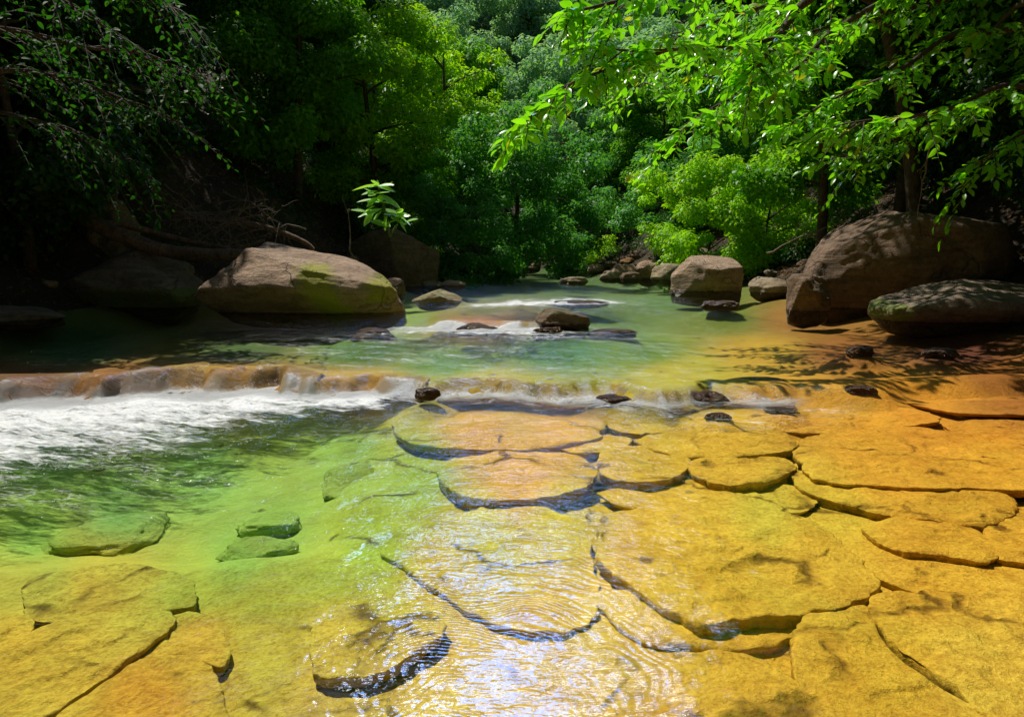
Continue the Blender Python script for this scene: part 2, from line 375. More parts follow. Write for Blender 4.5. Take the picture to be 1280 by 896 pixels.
def bed_mat():
    m, nt, nd, lk = new_mat('wet_stream_bed_stone')
    pos = nd.new('ShaderNodeNewGeometry').outputs['Position']
    at = N(nd, 'ShaderNodeAttribute', attribute_name='tint').outputs['Color']
    n0 = noise(nd, lk, 2.2, 4, 0.6, pos, 0.5); n1 = noise(nd, lk, 9, 6, 0.7, pos, 0.3); n2 = noise(nd, lk, 48, 5, 0.75, pos); n3 = noise(nd, lk, 150, 3, 0.7, pos)
    # zf: 0 on the deeper pool floor, cracks silted over on the deeper pool floor
    sx = nd.new('ShaderNodeSeparateXYZ'); lk.new(pos, sx.inputs[0])
    mr = nd.new('ShaderNodeMapRange'); lk.new(sx.outputs['Z'], mr.inputs[0]); mr.inputs[1].default_value = -0.30; mr.inputs[2].default_value = -0.23; my = nd.new('ShaderNodeMapRange'); lk.new(sx.outputs['Y'], my.inputs[0]); my.inputs[1].default_value = 5.6; my.inputs[2].default_value = 5.0
    zf = math_(nd, lk, 'MULTIPLY', mr.outputs[0], my.outputs[0])
    dk = math_(nd, lk, 'MULTIPLY_ADD', zf, 0.7, 0.3)
    col = mixc(nd, lk, ramp(nd, lk, n0, [(0.35, 0.35), (0.62, 0.0)]), at, mixc(nd, lk, 1.0, at, (0.80, 0.66, 0.5), 'MULTIPLY'))
    col = mixc(nd, lk, math_(nd, lk, 'MULTIPLY', dk, ramp(nd, lk, n1, [(0.36, 0.65), (0.56, 0.0)])), col, mixc(nd, lk, 1.0, col, (0.72, 0.62, 0.5), 'MULTIPLY'))
    col = mixc(nd, lk, math_(nd, lk, 'MULTIPLY', dk, ramp(nd, lk, n2, [(0.34, 0.85), (0.56, 0.0)])), col, mixc(nd, lk, 1.0, col, (0.60, 0.50, 0.42), 'MULTIPLY'))
    col = mixc(nd, lk, ramp(nd, lk, n3, [(0.52, 0.0), (0.75, 0.45)]), col, mixc(nd, lk, 1.0, col, (1.35, 1.35, 1.6), 'MULTIPLY'))
    nz = nd.new('ShaderNodeTexNoise'); nz.inputs['Scale'].default_value = 2.4; nz.inputs['Detail'].default_value = 4; lk.new(pos, nz.inputs['Vector'])
    vz = nd.new('ShaderNodeVectorMath'); vz.operation = 'MULTIPLY_ADD'; lk.new(nz.outputs['Color'], vz.inputs[0]); vz.inputs[1].default_value = (0.55, 0.55, 0.1); lk.new(pos, vz.inputs[2])
    vc = nd.new('ShaderNodeTexVoronoi'); vc.feature = 'DISTANCE_TO_EDGE'; vc.inputs['Scale'].default_value = 1.15; lk.new(vz.outputs[0], vc.inputs['Vector'])
    crk = math_(nd, lk, 'MULTIPLY', ramp(nd, lk, vc.outputs['Distance'], [(0.004, 1.0), (0.03, 0.0)]), math_(nd, lk, 'MULTIPLY', ramp(nd, lk, n0, [(0.47, 0.0), (0.58, 1.0)]), zf))
    side = math_(nd, lk, 'MULTIPLY', ramp(nd, lk, vc.outputs['Distance'], [(0.0, 0.28), (0.14, 0.0)]), zf)
    col = mixc(nd, lk, side, col, mixc(nd, lk, 1.0, col, (0.70, 0.58, 0.42), 'MULTIPLY'))
    col = mixc(nd, lk, math_(nd, lk, 'MULTIPLY', crk, 0.85), col, mixc(nd, lk, 1.0, col, (0.22, 0.16, 0.09), 'MULTIPLY'))
    # greener algae and browner iron patches
    na = noise(nd, lk, 1.3, 5, 0.6, pos, 0.8)
    col = mixc(nd, lk, ramp(nd, lk, na, [(0.52, 0.0), (0.68, 0.4)]), col, mixc(nd, lk, 1.0, col, (0.72, 0.92, 0.9), 'MULTIPLY'))
    nb = noise(nd, lk, 5.5, 5, 0.7, pos, 0.6)
    col = mixc(nd, lk, ramp(nd, lk, nb, [(0.56, 0.0), (0.70, 0.55)]), col, mixc(nd, lk, 1.0, col, (0.80, 0.70, 0.50), 'MULTIPLY'))
    # rare dark pits
    vo = nd.new('ShaderNodeTexVoronoi'); vo.inputs['Scale'].default_value = 2.3; lk.new(pos, vo.inputs['Vector'])
    pit = ramp(nd, lk, math_(nd, lk, 'ADD', vo.outputs['Distance'], math_(nd, lk, 'MULTIPLY', math_(nd, lk, 'SUBTRACT', n1, 0.5), 0.35)), [(0.045, 0.85), (0.10, 0.0)])
    col = mixc(nd, lk, pit, col, mixc(nd, lk, 1.0, col, (0.30, 0.20, 0.14), 'MULTIPLY'))
    ag = N(nd, 'ShaderNodeAttribute', attribute_name='darken').outputs['Fac']
    col = mixc(nd, lk, ag, col, mixc(nd, lk, 1.0, col, (0.22, 0.18, 0.10), 'MULTIPLY'))
    b = N(nd, 'ShaderNodeBsdfPrincipled'); lk.new(col, b.inputs['Base Color'])
    b.inputs['Roughness'].default_value = 0.75; b.inputs['Specular IOR Level'].default_value = 0.15
    h = math_(nd, lk, 'ADD', math_(nd, lk, 'MULTIPLY', n1, 1.2), math_(nd, lk, 'MULTIPLY', n2, 0.45))
    h = math_(nd, lk, 'ADD', h, math_(nd, lk, 'MULTIPLY', n3, 0.12))
    h = math_(nd, lk, 'SUBTRACT', h, math_(nd, lk, 'MULTIPLY', pit, 0.6))
    h = math_(nd, lk, 'SUBTRACT', h, math_(nd, lk, 'MULTIPLY', crk, 0.9))
    lk.new(bump(nd, lk, h, 0.035, 0.85), b.inputs['Normal'])
    o = nd.new('ShaderNodeOutputMaterial'); lk.new(b.outputs[0], o.inputs[0])
    return m
M['bed'] = bed_mat()

def soil_mat():
    m, nt, nd, lk = new_mat('bank_soil')
    pos = nd.new('ShaderNodeNewGeometry').outputs['Position']
    n1 = noise(nd, lk, 1.1, 6, 0.65, pos); n2 = noise(nd, lk, 12, 5, 0.7, pos)
    col = mixc(nd, lk, ramp(nd, lk, n1, [(0.4, 0.0), (0.65, 1.0)]), (0.035, 0.023, 0.013), (0.075, 0.048, 0.027))
    col = mixc(nd, lk, ramp(nd, lk, n2, [(0.5, 0.0), (0.7, 0.8)]), col, (0.03, 0.045, 0.012))
    b = N(nd, 'ShaderNodeBsdfPrincipled'); lk.new(col, b.inputs['Base Color']); b.inputs['Roughness'].default_value = 0.95
    lk.new(bump(nd, lk, math_(nd, lk, 'ADD', n1, n2), 0.15, 0.9), b.inputs['Normal'])
    o = nd.new('ShaderNodeOutputMaterial'); lk.new(b.outputs[0], o.inputs[0])
    return m
M['soil'] = soil_mat()

def grid_xy(ys, nu, wid):
    u = np.linspace(-1, 1, nu)
    X = u[None, :] * wid(ys)[:, None]; Y = np.repeat(ys[:, None], nu, 1)
    return X, Y
def grid_faces(nr, nc):
    i = np.arange(nr - 1)[:, None] * nc; j = np.arange(nc - 1)[None, :]
    return np.stack([i + j, i + j + 1, i + nc + j + 1, i + nc + j], -1).reshape(-1, 4)

# --- ground: bed where the stream runs, soil elsewhere
ys = np.concatenate([np.linspace(-14, 0.9, 24), np.geomspace(1.0, 62, 430), np.geomspace(64, 260, 40)])
X, Y = grid_xy(ys, 460, lambda y: 5.0 + 1.15 * np.clip(y, 4, 260) * 0.95)
Z = ground(X, Y)
up, dd, de, _ = bank_h(X, Y)
V = np.stack([X, Y, Z], -1).reshape(-1, 3); Q = grid_faces(*X.shape)
px, py = to_photo(V[:, 0], V[:, 1], V[:, 2])
isbed = (up.ravel() <= 0)
fb = isbed[Q].all(1)
def submesh(V, Q, sel):
    q = Q[sel]; u, inv = np.unique(q, return_inverse=True); return u, inv.reshape(q.shape)
u1, q1 = submesh(V, Q, fb)
lev_ = level(V[u1, 0], V[u1, 1])
dep = lev_ - V[u1, 2]
gr = 0.12 * sst(0.05, -0.35, fbm(V[u1, 0] * 1.7, V[u1, 1] * 1.7, 5.0, 4)) * sst(0.12, 0.3, dep)  # darker noise patches where the bed lies deeper
tag(make_mesh('stream_bed', V[u1], q1, M['bed'], attrs={'darken': gr}, cols={'tint': tint(px[u1], py[u1])}), 'ochre and green stone bed of the stream', kind='structure')
u2, q2 = submesh(V, Q, ~fb)
tag(make_mesh('river_bank_ground', V[u2], q2, M['soil']), 'dark soil banks and wooded hillside', kind='structure')

# ------------------------------------------------------------------ water
def water_mat():
    m, nt, nd, lk = new_mat('clear_stream_water')
    geo = nd.new('ShaderNodeNewGeometry'); pos = geo.outputs['Position']
    foam = N(nd, 'ShaderNodeAttribute', attribute_name='foam').outputs['Fac']
    turb = N(nd, 'ShaderNodeAttribute', attribute_name='turb').outputs['Fac']
    fl = N(nd, 'ShaderNodeAttribute', attribute_name='flow').outputs['Vector']
    # ripples
    sm_ = nd.new('ShaderNodeMapping'); sm_.inputs['Scale'].default_value = (0.55, 1.5, 1.0); sm_.inputs['Rotation'].default_value = (0, 0, 0.12); lk.new(pos, sm_.inputs[0])
    a = noise(nd, lk, 4.0, 3, 0.55, pos, 0.5); b_ = noise(nd, lk, 13.0, 3, 0.6, sm_.outputs[0], 0.3); c = noise(nd, lk, 45.0, 2, 0.5, pos)
    h = math_(nd, lk, 'ADD', math_(nd, lk, 'MULTIPLY', a, 0.9), math_(nd, lk, 'MULTIPLY', b_, 0.40))
    h = math_(nd, lk, 'ADD', h, math_(nd, lk, 'MULTIPLY', math_(nd, lk, 'MULTIPLY', c, math_(nd, lk, 'ADD', turb, 0.35)), 0.20))
    h = math_(nd, lk, 'ADD', math_(nd, lk, 'MULTIPLY', h, math_(nd, lk, 'ADD', math_(nd, lk, 'MULTIPLY', turb, 1.0), 0.13)), 0.0)
    # ring ripples spreading from a point near the front
    cx, cy = on_plane(660, 850, 0)
    mp = nd.new('ShaderNodeMapping'); mp.inputs['Location'].default_value = (-cx, -cy, 0); lk.new(pos, mp.inputs[0])
    nn = nd.new('ShaderNodeTexNoise'); nn.inputs['Scale'].default_value = 2.6; nn.inputs['Detail'].default_value = 2; lk.new(pos, nn.inputs['Vector'])
    vm = nd.new('ShaderNodeVectorMath'); vm.operation = 'MULTIPLY_ADD'; lk.new(nn.outputs['Color'], vm.inputs[0]); vm.inputs[1].default_value = (0.42, 0.42, 0); lk.new(mp.outputs[0], vm.inputs[2])
    wv = nd.new('ShaderNodeTexWave'); wv.wave_type = 'RINGS'; wv.rings_direction = 'Z'; wv.wave_profile = 'SIN'
    wv.inputs['Scale'].default_value = 8.0; wv.inputs['Distortion'].default_value = 0.8; wv.inputs['Detail'].default_value = 2; wv.inputs['Detail Scale'].default_value = 1.5
    lk.new(vm.outputs[0], wv.inputs['Vector'])
    ring = N(nd, 'ShaderNodeAttribute', attribute_name='ring').outputs['Fac']
    h = math_(nd, lk, 'ADD', h, math_(nd, lk, 'MULTIPLY', math_(nd, lk, 'MULTIPLY', wv.outputs['Fac'], ring), 0.055))
    nrm = bump(nd, lk, h, 0.05, 1.0)
    lw = nd.new('ShaderNodeLayerWeight'); lw.inputs[0].default_value = 0.5; lk.new(nrm, lw.inputs['Normal'])
    fr = ramp(nd, lk, lw.outputs['Facing'], [(0.0, 0.02), (0.25, 0.05), (0.38, 0.15), (0.48, 0.19), (0.58, 0.11), (0.85, 0.10), (0.95, 0.16), (1.0, 0.34)])
    gl = nd.new('ShaderNodeBsdfGlossy'); gl.inputs['Roughness'].default_value = 0.045; lk.new(nrm, gl.inputs['Normal'])
    gl.inputs['Color'].default_value = (1, 1, 1, 1)
    tr = nd.new('ShaderNodeBsdfTransparent'); tr.inputs[0].default_value = (1.0, 1.0, 0.98, 1)
    mx = nd.new('ShaderNodeMixShader'); lk.new(fr, mx.inputs[0]); lk.new(tr.outputs[0], mx.inputs[1]); lk.new(gl.outputs[0], mx.inputs[2])
    # foam
    f1 = noise(nd, lk, 5.0, 5, 0.65, fl, 0.6); f2 = noise(nd, lk, 22.0, 4, 0.7, fl, 0.3)
    ff = math_(nd, lk, 'ADD', math_(nd, lk, 'MULTIPLY', math_(nd, lk, 'SUBTRACT', f1, 0.5), 1.6), math_(nd, lk, 'MULTIPLY', math_(nd, lk, 'SUBTRACT', f2, 0.5), 1.6))
    ff = math_(nd, lk, 'ADD', foam, ff)
    ff = ramp(nd, lk, ff, [(0.42, 0.0), (0.62, 0.45), (0.95, 0.95)])
    ff = math_(nd, lk, 'MULTIPLY', ff, ramp(nd, lk, foam, [(0.02, 0.0), (0.12, 1.0)]))
    # thin bright streaks drawn out on the running surface
    sa = N(nd, 'ShaderNodeAttribute', attribute_name='streak').outputs['Fac']
    f3 = noise(nd, lk, 9.0, 4, 0.6, fl, 0.8); f4 = noise(nd, lk, 2.2, 3, 0.5, fl)
    e3 = math_(nd, lk, 'ABSOLUTE', math_(nd, lk, 'SUBTRACT', f3, 0.5))
    st = math_(nd, lk, 'MULTIPLY', ramp(nd, lk, e3, [(0.0, 1.0), (0.022, 0.0)]), ramp(nd, lk, f4, [(0.46, 0.0), (0.62, 1.0)]))
    ff = math_(nd, lk, 'MAXIMUM', ff, math_(nd, lk, 'MULTIPLY', st, sa))
    fb = N(nd, 'ShaderNodeBsdfPrincipled'); fb.inputs['Base Color'].default_value = (0.93, 0.95, 0.95, 1); fb.inputs['Roughness'].default_value = 0.4
    lk.new(bump(nd, lk, math_(nd, lk, 'ADD', h, math_(nd, lk, 'MULTIPLY', f2, 0.5)), 0.05, 0.9), fb.inputs['Normal'])
    ft = nd.new('ShaderNodeBsdfTranslucent'); ft.inputs[0].default_value = (0.9, 0.95, 0.95, 1)
    fm = nd.new('ShaderNodeMixShader'); sn = nd.new('ShaderNodeSeparateXYZ'); lk.new(geo.outputs['Normal'], sn.inputs[0])
    lk.new(ramp(nd, lk, math_(nd, lk, 'ABSOLUTE', sn.outputs['Z']), [(0.75, 0.75), (0.96, 0.08)]), fm.inputs[0]); lk.new(fb.outputs[0], fm.inputs[1]); lk.new(ft.outputs[0], fm.inputs[2])
    m2 = nd.new('ShaderNodeMixShader'); lk.new(ff, m2.inputs[0]); lk.new(mx.outputs[0], m2.inputs[1]); lk.new(fm.outputs[0], m2.inputs[2])
    o = nd.new('ShaderNodeOutputMaterial'); lk.new(m2.outputs[0], o.inputs[0])
    return m
M['water'] = water_mat()

ys = np.concatenate([np.linspace(-13, 1.0, 20), np.geomspace(1.05, 58, 640)])
X, Y = grid_xy(ys, 620, lambda y: np.minimum(4.0 + 0.95 * np.clip(y, 3.5, 60), 24))
L = level(X, Y)
t1 = Y - cas(c1p, X); t2 = Y - cas(c2p, X); t3 = Y - cas(c3p, X)
PX, PY = to_photo(X, Y, L)
n3 = fbm(X * 1.3, Y * 1.3, 1.0, 3)
# foam: on the falls and in the plumes below them
s1 = sst(2.9, 2.0, X) * (0.97 + 0.05 * sst(-2.5, -4.0, X))
face1 = np.exp(-((t1 - 0.06 - 0.1 * n3) / 0.18) ** 2) * (0.60 + 0.55 * fbm(X * 2.6, 0.5, 6.0, 3)) * s1
plume1 = np.exp(-np.clip(-t1, 0, 99) / np.where(X < -1.6, 0.70, 0.30)) * (t1 < 0.12) * (0.7 * sst(-0.6, -2.6, X) + 0.85 + 0.5 * fbm(X * 1.8, 2.5, 6.0, 3)) * s1 * sst(0.15, 0.0, t1)
lf = sst(-0.3, -3.2, X - 0.25 * n3)
plume1 = np.maximum(plume1, 0.80 * np.exp(-(np.clip(-t1, 0, 9) / 0.9) ** 1.5) * lf * (t1 < 0.05))
lim = np.interp(PX, [-200, 0, 150, 300, 430, 520], [660, 615, 575, 540, 512, 496])
pl2 = 1.12 * np.clip((lim - PY + 14 * n3) / (lim - 490 + 1e-3), 0, 1) ** 0.55 * (PX < 515) * (t1 < 0.1)
plume1 = np.maximum(plume1, pl2 * sst(0.1, 0.0, t1))
far1 = 0.30 * np.exp(-np.clip(-t1 - 0.5, 0, 9) / 0.9) * sst(-1.0, -3.0, X) * (t1 < 0)
g2 = np.exp(-((X + 0.1) / 1.55) ** 4)
face2 = np.exp(-((t2 - 0.2) / 0.26) ** 2) * 0.60 * g2
plume2 = np.exp(-np.clip(-t2, 0, 99) / 0.9) * (t2 < 0.2) * 1.05 * np.exp(-((X + 0.35) / 1.7) ** 4)
g3 = np.exp(-((X - 0.8) / 2.0) ** 4)
foam3 = np.exp(-((t3 + 0.1) / 0.8) ** 2) * 0.85 * g3
sm = 0.40 * np.exp(-((PX - 965) / 60) ** 2 - ((PY - 528) / 10) ** 2) + 0.42 * np.exp(-((PX - 990) / 95) ** 4 - ((PY - 484) / 7) ** 2)
mid = 0.17 * sst(150, 420, PX) * sst(980, 700, PX) * sst(415, 425, PY) * sst(472, 455, PY)
foam = np.maximum.reduce([face1, plume1, far1, face2, plume2, foam3, sm, mid + 0 * X])
streak = (0.85 * sst(200, 420, PX) * sst(960, 760, PX) * sst(408, 420, PY) * sst(485, 470, PY)
          + 0.5 * sst(360, 200, PX) * sst(495, 520, PY) * sst(680, 600, PY) + 0.35 * sst(300, 420, PX) * sst(640, 520, PX) * sst(500, 520, PY) * sst(640, 560, PY)
          + 0.7 * sst(640, 720, PX) * sst(1120, 1000, PX) * sst(478, 486, PY) * sst(545, 520, PY)
          + 0.6 * sst(560, 640, PX) * sst(900, 800, PX) * sst(366, 372, PY) * sst(398, 390, PY))
turb = np.clip((0.30 - 0.18 * sst(0, 0.4, t1)) * sst(900, 700, PX) + 0.06 + 1.1 * np.maximum.reduce([plume1, face1, plume2, face2, foam3]) + 0.35 * np.exp(-(np.clip(-t1, 0, 9) / 1.2)) + 0.10 * sst(0, 0.3, t1) * sst(5.5, 2.5, X), 0, 1.3)
calm = sst(640, 760, PY)
turb = turb * (1 - 0.55 * calm)
amp = 0.004 + 0.016 * np.clip(turb - 0.2, 0, 1.2)
Zw = L + amp * fbm(X * 5, Y * 5, 3.3, 4) + 0.008 * np.clip(turb, 0, 1) * fbm(X * 1.6, Y * 1.6, 8.0, 2)
# falling sheets get ridges along the flow
Zw = Zw + 0.008 * (face1 + face2) * perlin(X * 30, Y * 1.5, 2.0)
rx_, ry_ = on_plane(660, 850, 0)
rr = np.hypot(X - rx_, (Y - ry_))
aa = np.arctan2(Y - ry_, X - rx_)
ring = sst(0.10, 0.24, rr) * sst(1.15, 0.42, rr) * (0.25 + 0.75 * sst(-0.5, 0.3, np.sin(aa + 0.25))) * np.clip(0.75 + 0.8 * fbm(X * 2.2, Y * 2.2, 4.0, 2), 0, 1.2)
ring = ring * sst(0.58, 0.2, np.abs(X - rx_ + 0.05 - 0.0 * Y))
ang = np.where(X < -0.5, 0.55, 0.25) * (t1 < 0)
# flow coordinates: stretched along the direction the water runs
steep = np.exp(-((t1 - 0.1) / 0.2) ** 2) + np.exp(-((t2 - 0.2) / 0.3) ** 2)
fu = X * 1.0 - 0.35 * Y; fv = (Y + 0.55 * X) * 0.45
k = np.clip(steep, 0, 1)
flow = np.stack([(X * 0.42 + 0.10 * Y) * (1 - k) + X * 4.5 * k, (Y * 1.35 + 0.30 * X) * (1 - k) + Y * 0.25 * k, 0 * X], -1).reshape(-1, 3)
Vw = np.stack([X, Y, Zw], -1).reshape(-1, 3)
wq = grid_faces(*X.shape)
upw, _, _, _ = bank_h(X, Y)
keep = (upw.ravel()[wq] < 0.4).any(1)
uw, qw = submesh(Vw, wq, keep)
wo = make_mesh('stream_water', Vw[uw], qw, M['water'], attrs={'streak': streak.ravel()[uw], 'foam': foam.ravel()[uw], 'turb': turb.ravel()[uw], 'ring': ring.ravel()[uw]})
at = wo.data.attributes.new('flow', 'FLOAT_VECTOR', 'POINT'); at.data.foreach_set('vector', flow[uw].astype(np.float32).ravel())
tag(wo, 'clear shallow stream with white water over low ledges', kind='structure')

# ------------------------------------------------------------------ submerged slabs
def slab(pts, dz, thick, label, group=None, seed=0, name='rock_slab', cat='rock slab', tilt=(0, 0), mat='bed', darken=0.0, lev=0.0, world=None):
    w = np.array([on_plane(a, b, lev - dz) for a, b in pts]) if world is None else np.array(world)
    out = catmull(w, 16, closed=True)
    c = out.mean(0); nA = len(out)
    size = np.sqrt(np.prod(out.max(0) - out.min(0)))
    th = np.linspace(0, 2 * np.pi, nA, endpoint=False)
    # wobble the outline
    r = out - c; rl = np.linalg.norm(r, axis=1)
    wob = 1 + 0.05 * fbm(out[:, 0] * 3.5 + seed, out[:, 1] * 3.5, 1.0, 3) + 0.030 * fbm(out[:, 0] * 14 / max(size, 0.5), out[:, 1] * 14 / max(size, .5), seed, 3)
    out = c + r * wob[:, None]
    rings = []
    prof = [(-1.0, 0.93), (-0.85, 0.95), (-0.6, 0.98), (-0.35, 0.985), (-0.15, 1.0), (-0.05, 0.998), (0.0, 0.985), (0.02, 0.96), (0.03, 0.91), (0.04, 0.83)]
    for z_, s_ in prof: rings.append((z_, s_))
    for s_ in np.linspace(0.75, 0.03, 34): rings.append((0.04, s_))
    V = []; G = []
    for z_, s_ in rings:
        # constant inset near the rim instead of pure scaling
        p = c + (out - c) * s_ if s_ < 0.9 else c + (out - c) * (1 - (1 - s_) * min(1.0, 0.5 / max(size, 0.2)) )
        side = 1.0 if z_ < -0.02 else 0.0
        z = lev - dz + z_ * thick
        nn = fbm(p[:, 0] * 7, p[:, 1] * 7, z * 14 + seed, 3)
        if side:
            d = (p - c); d /= np.linalg.norm(d, axis=1)[:, None]
            p = p + d * (0.012 * nn)[:, None]
            zz = z + 0.004 * nn
        else:
            tq = fbm(p[:, 0] * 1.6 + 3, p[:, 1] * 1.6, seed, 4) * 2.2; tf = np.floor(tq); ter = (tf + sst(0.42, 0.58, tq - tf)) / 2.2
            zz = z + 0.020 * ter * min(1, (1 - s_) * 9) + 0.008 * fbm(p[:, 0] * 6, p[:, 1] * 6, seed, 3) + 0.003 * nn + tilt[0] * (p[:, 0] - c[0]) + tilt[1] * (p[:, 1] - c[1])
        V.append(np.stack([p[:, 0], p[:, 1], zz + 0 * p[:, 0]], 1)); G.append(np.full(nA, darken + (0.35 if z_ < -0.2 else 0)))  # slab sides darker below the rim
    nR = len(rings); V = np.concatenate(V)
    i = np.arange(nR - 1)[:, None] * nA; j = np.arange(nA)[None, :]; j2 = (j + 1) % nA
    Qs = np.stack([i + j, i + j2, i + nA + j2, i + nA + j], -1).reshape(-1, 4).tolist()
    Qs.append([(nR - 1) * nA + k for k in range(nA)])
    pxs, pys = to_photo(V[:, 0], V[:, 1], V[:, 2])
    V0 = V - np.array([c[0], c[1], lev - dz])
    o = make_mesh(name, V0, Qs, M[mat], attrs={'darken': np.concatenate(G)}, cols={'tint': tint(pxs, pys)}, loc=(c[0], c[1], lev - dz))
    return tag(o, label, cat, group)

SUNK = []
SL = [
 ([(750,652),(785,636),(840,628),(905,630),(1000,645),(1060,680),(1096,728),(1060,756),(1005,768),(940,770),(885,779),(830,756),(790,728),(752,695)], .11,.16, 'largest round ochre slab under clear water, in the middle of the right foreground'),
 ([(745,745),(800,738),(900,760),(1000,768),(1002,790),(940,812),(860,806),(800,800)], .22,.12, 'ochre ledge tucked under the front rim of the largest round slab'),
 ([(786,850),(850,820),(905,812),(965,832),(1010,862),(1040,915),(960,935),(800,925)], .16,.16, 'ochre slab with a crosswise crack at the bottom edge of the photo, right of the sky reflection'),
 ([(1005,768),(1080,757),(1102,800),(1150,842),(1240,900),(1180,935),(1040,930),(1000,870),(990,810)], .13,.18, 'pitted ochre slab at the bottom, left of the long diagonal crack'),
 ([(1088,748),(1150,737),(1280,752),(1400,800),(1380,915),(1262,905),(1185,850),(1115,800)], .11,.15, 'smooth ochre slab filling the bottom right corner'),
 ([(1080,655),(1130,645),(1200,655),(1250,680),(1235,700),(1190,697),(1130,690),(1090,674)], .18,.08, 'thin yellow slab between the big layered slab and the right frame edge'),
 ([(1240,640),(1360,650),(1380,720),(1290,705),(1238,690)], .19,.08, 'orange slab cut by the right frame edge below the layered slab'),
 ([(1092,700),(1180,712),(1300,735),(1400,752),(1380,775),(1240,762),(1150,742),(1100,722)], .20,.08, 'long narrow ochre slab above the bottom right corner slab'),
 ([(1000,552),(1060,536),(1150,534),(1260,552),(1380,580),(1370,612),(1210,610),(1120,608),(1050,602),(1002,588)], .10,.09, 'wide orange slab forming the top layer of the layered pair on the right'),
 ([(990,588),(1050,596),(1150,602),(1240,614),(1272,636),(1232,656),(1170,652),(1080,637),(1005,610)], .17,.12, 'orange lower layer sticking out in front of the wide top slab'),
 ([(755,562),(800,556),(848,564),(862,580),(842,597),(790,601),(750,590)], .12,.16, 'small rounded ochre slab left of the pair of flat slabs'),
 ([(795,550),(870,536),(975,542),(992,560),(940,570),(880,572),(840,567)], .11,.10, 'flat oval ochre slab just below the dark cascade stones'),
 ([(865,574),(930,570),(984,573),(990,588),(955,603),(900,604),(868,592)], .13,.16, 'ochre block with a deep dark gap in front, below the flat oval slab'),
 ([(553,580),(600,568),(670,564),(730,572),(746,598),(705,617),(640,624),(590,622),(553,605)], .12,.16, 'orange slab with rippled reflections at the edge of the green pool'),
 ([(498,524),(560,512),(640,510),(740,518),(756,540),(710,556),(640,562),(560,560),(500,546)], .12,.12, 'wide orange slab under the foot of the cascade in the photo centre'),
 ([(690,552),(740,544),(790,548),(770,562),(720,566)], .17,.08, 'small sunken slab wedged between the wide slab and the rounded slab'),
 ([(762,520),(830,514),(900,520),(890,535),(810,542),(765,536)], .12,.08, 'flat orange slab directly under the white water, left of the oval slab'),
 ([(758,612),(860,600),(985,606),(1022,632),(960,642),(880,630),(800,637),(762,626)], .22,.05, 'sunken yellow slab behind the largest round slab'),
 ([(478,684),(560,645),(650,628),(720,650),(742,700),(745,760),(690,790),(600,770),(520,718)], .23,.12, 'yellow slab crossed by white ripples in the centre foreground'),
 ([(390,790),(430,760),(490,750),(540,762),(556,788),(520,812),(480,838),(430,846),(392,842)], .20,.10, 'yellow slab with a small dark hollow, left of the sky reflection'),
 ([(30,726),(90,712),(150,704),(225,716),(244,738),(236,757),(160,766),(80,776),(35,768)], .27,.12, 'long yellow slab at the left edge of the green pool'),
 ([(-60,850),(50,782),(140,766),(208,764),(217,777),(160,826),(100,866),(40,900),(-80,930)], .22,.14, 'broad yellow slab in the bottom left with a diagonal crack below it'),
 ([(-60,770),(30,768),(40,788),(5,826),(-60,845)], .22,.14, 'small yellow slab cut by the left frame edge'),
 ([(60,905),(130,852),(195,818),(262,832),(284,882),(270,935),(80,940)], .20,.18, 'orange slab at the bottom left corner, nearest the viewer'),
 ([(218,768),(262,768),(286,806),(276,832),(225,822),(165,836),(205,790)], .26,.12, 'rough yellow slab right of the diagonal crack in the lower left'),
 ([(1180,532),(1240,524),(1360,534),(1350,556),(1240,552)], .12,.06, 'thin orange slab at the right frame edge behind the layered pair'),
 ([(960,520),(1040,510),(1130,510),(1180,522),(1120,534),(1010,541),(965,535)], .12,.06, 'flat orange slab right of the small foam patch'),
 ([(1130,500),(1220,494),(1330,502),(1320,516),(1200,516)], .10,.05, 'narrow orange slab in the dappled shade at the right'),
 ([(285,722),(330,715),(368,728),(350,745),(300,748)], .42,.10, 'small sunken green rock on the pool floor'),
 ([(60,690),(130,662),(200,655),(225,668),(180,690),(110,706),(50,708)], .45,.14, 'long sunken green rock at the left of the pool floor'),
 ([(395,650),(440,622),(475,612),(470,640),(430,662)], .46,.10, 'slanting sunken green rock at the right of the pool floor'),
 ([(300,680),(350,672),(390,680),(360,695),(300,696)], .45,.06, 'flat sunken green rock in the middle of the pool floor'),
]
def sunken(pts, label, seed):
    w = np.array([on_plane(a, b, -0.5) for a, b in pts]); c = w.mean(0); hw = (w.max(0) - w.min(0)) / 2
    V, Fc = rock_shape(5, seed, ncut=12, noise_amp=0.16, box=0.3)
    gz = float(ground(c[0], c[1]))
    V = V * np.array([hw[0] * 1.05, hw[1] * 1.05, 0.075]); Vw_ = V + np.array([c[0], c[1], gz])
    a_, b_ = to_photo(Vw_[:, 0], Vw_[:, 1], Vw_[:, 2])
    o = make_mesh('sunken_rock', V, Fc, M['bed'], attrs={'darken': np.full(len(V), 0.15)}, cols={'tint': tint(a_, b_)}, loc=(c[0], c[1], gz))
    return tag(o, label, 'rock', 'sunken rocks on the floor of the green pool')
for i, s in enumerate(SL):
    nm = 'sunken_rock' if 'sunken green' in s[3] else 'rock_slab'
    if nm == 'sunken_rock': SUNK.append((s[0], s[3], 300 + i)); continue
    slab(s[0], 0.105 + (s[1] - 0.10) * (0.42 if s[1] < 0.21 else 0.48), s[2] * 0.5, s[3], group='stone slabs lying under the clear water', seed=i * 3.7, name=nm, cat='rock' if nm == 'sunken_rock' else 'rock slab')

